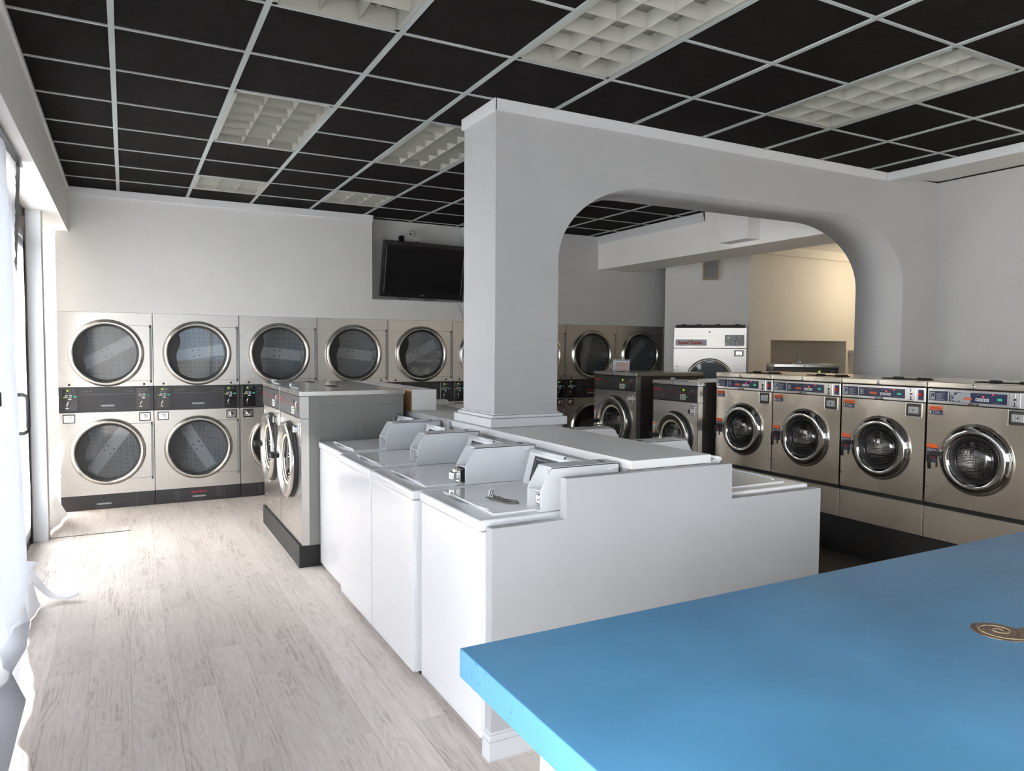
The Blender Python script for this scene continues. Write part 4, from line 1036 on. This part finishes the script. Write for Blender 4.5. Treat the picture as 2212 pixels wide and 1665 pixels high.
b = B(); b.disc((.0, -.051, .035), .006, 'grey', 'y', 8); b.build('indicator', t)
b = B(); b.tube([(3.63, 8.196, 2.18), (3.66, 8.196, 2.11), (3.70, 8.196, 2.03), (3.69, 8.196, 2.0), (3.73, 8.196, 1.97), (3.79, 8.196, 1.965)], .0022, 'sidedark', 5); tag(b.build('thin_wire'), 'thin stray wire running down the wall below the television', 'wire')
# speaker on the diagonal wall
ps = P1 + dd * .60
t = thing('wall_speaker', 'small grey wall speaker high above the single large dryer', 'speaker', (ps.x - nn.x * .0 , ps.y - nn.y * .0, 2.58), math.atan2(dd.y, dd.x))
b = B(); b.box(-.105, .105, -.08, -.002, 0, .28, 'spkf', .004); b.build('cabinet', t)
b = B(); b.box(-.088, .088, -.085, -.079, .015, .265, 'spk', .003); b.disc((0, -.0855, .03), .008, 'grey', 'y', 10); b.build('grille', t)
# cabinet in the corner of the back room
t = thing('utility_cabinet', 'cream panelled cupboard beyond the arch, right of the wall opening', 'cupboard', (9.50, NY, 0))
b = B(); b.box(0, .75, -.16, -.002, 0, 1.60, 'wall_warm', .003); b.build('carcass', t)
b = B(); b.box(-.04, .79, -.20, -.002, 1.60, 1.64, 'wall_warm', .006); b.build('cornice', t)
b = B(); b.box(.06, .69, -.175, -.16, .08, 1.54, 'wall_warm', .004)
b.box(.12, .63, -.178, -.174, .14, 1.48, 'wall_warm', .002); d_ = b.build('door', t); b = B(); b.box(.055, .065, -.185, -.172, 1.36, 1.44, 'sidedark'); b.build('hinge', d_)
# loose white stub over the arch wall
b = B(); b.tube([(2.36, 4.25, CEIL + .0), (2.36, 4.23, CEIL - .03)], .012, 'white', 8)
b.bm.free()

# ------------------------------------------------------------------ light
wld = bpy.data.worlds.new('World'); SC.world = wld; wld.use_nodes = True
N = wld.node_tree.nodes; L = wld.node_tree.links
bg = N['Background']; tc = N.new('ShaderNodeTexCoord'); sp_ = N.new('ShaderNodeSeparateXYZ'); L.new(tc.outputs['Generated'], sp_.inputs[0])
cr = N.new('ShaderNodeValToRGB'); e = cr.color_ramp.elements
e[0].position = .45; e[0].color = (.66, .61, .55, 1); e[1].position = .62; e[1].color = (1.0, .96, .93, 1)
mr = N.new('ShaderNodeMapRange'); mr.inputs[1].default_value = -1; mr.inputs[2].default_value = 1; L.new(sp_.outputs['Z'], mr.inputs[0])
L.new(mr.outputs[0], cr.inputs[0])
fy_ = N.new('ShaderNodeMapRange'); fy_.inputs[1].default_value = -.9; fy_.inputs[2].default_value = -.2; L.new(sp_.outputs['Y'], fy_.inputs[0])
tn_ = N.new('ShaderNodeMix'); tn_.data_type = 'RGBA'; tn_.inputs[6].default_value = (.11, .14, .18, 1); tn_.inputs[7].default_value = (1, 1, 1, 1); L.new(fy_.outputs[0], tn_.inputs[0])
ml_ = N.new('ShaderNodeMix'); ml_.data_type = 'RGBA'; ml_.blend_type = 'MULTIPLY'; ml_.inputs[0].default_value = 1; L.new(cr.outputs[0], ml_.inputs[6]); L.new(tn_.outputs[2], ml_.inputs[7]); L.new(ml_.outputs[2], bg.inputs[0]); bg.inputs[1].default_value = 28.5
def area(name, loc, rot, sx, sy, power, col, portal=False, spread=None):
    l = bpy.data.lights.new(name, 'AREA'); l.shape = 'RECTANGLE'; l.size = sx; l.size_y = sy; l.energy = power; l.color = col
    if portal: l.cycles.is_portal = True
    o = bpy.data.objects.new(name, l); COL.objects.link(o); o.location = loc; o.rotation_euler = rot
    return o
area('portal_left', (WX - .08, 1.8, 1.4), (0, -PI / 2, 0), 2.6, 10.4, 1, (1, 1, 1), True)
area('portal_front', (1.95, YE - .1, 2.0), (PI / 2, 0, 0), 2.1, 1.4, 1, (1, 1, 1), True)
area('portal_far', (WX - .08, 7.7, 1.4), (0, -PI / 2, 0), 2.6, .9, 1, (1, 1, 1), True)
def point(name, loc, p, col, r=.12):
    l = bpy.data.lights.new(name, 'POINT'); l.energy = p; l.color = col; l.shadow_soft_size = r
    o = bpy.data.objects.new(name, l); COL.objects.link(o); o.location = loc; return o
point('lamp_back_room', (9.4, 6.1, 2.6), 34, (1, .84, .62))
point('lamp_right_front', (5.7, 1.7, 2.3), 12, (1, .74, .45))

# ------------------------------------------------------------------ camera
cd = bpy.data.cameras.new('camera'); cam = bpy.data.objects.new('camera', cd); COL.objects.link(cam); SC.camera = cam
cd.sensor_fit = 'HORIZONTAL'; cd.sensor_width = 36; cd.lens = 1558.0 / 2212 * 36; cd.clip_start = .02; cd.clip_end = 100
yaw, pitch, roll = .4927, .0503, .0068
fw = Vector((math.sin(yaw) * math.cos(pitch), math.cos(yaw) * math.cos(pitch), -math.sin(pitch))); rt = Vector((math.cos(yaw), -math.sin(yaw), 0)); up = rt.cross(fw)
r2 = rt * math.cos(roll) + up * math.sin(roll); u2 = up * math.cos(roll) - rt * math.sin(roll)
R_ = Matrix((r2, u2, -fw)).transposed()
cam.matrix_world = Matrix.Translation((0, 0, CAMZ)) @ R_.to_4x4()
SC.view_settings.view_transform = 'Standard'; SC.view_settings.exposure = .24; SC.view_settings.gamma = 1
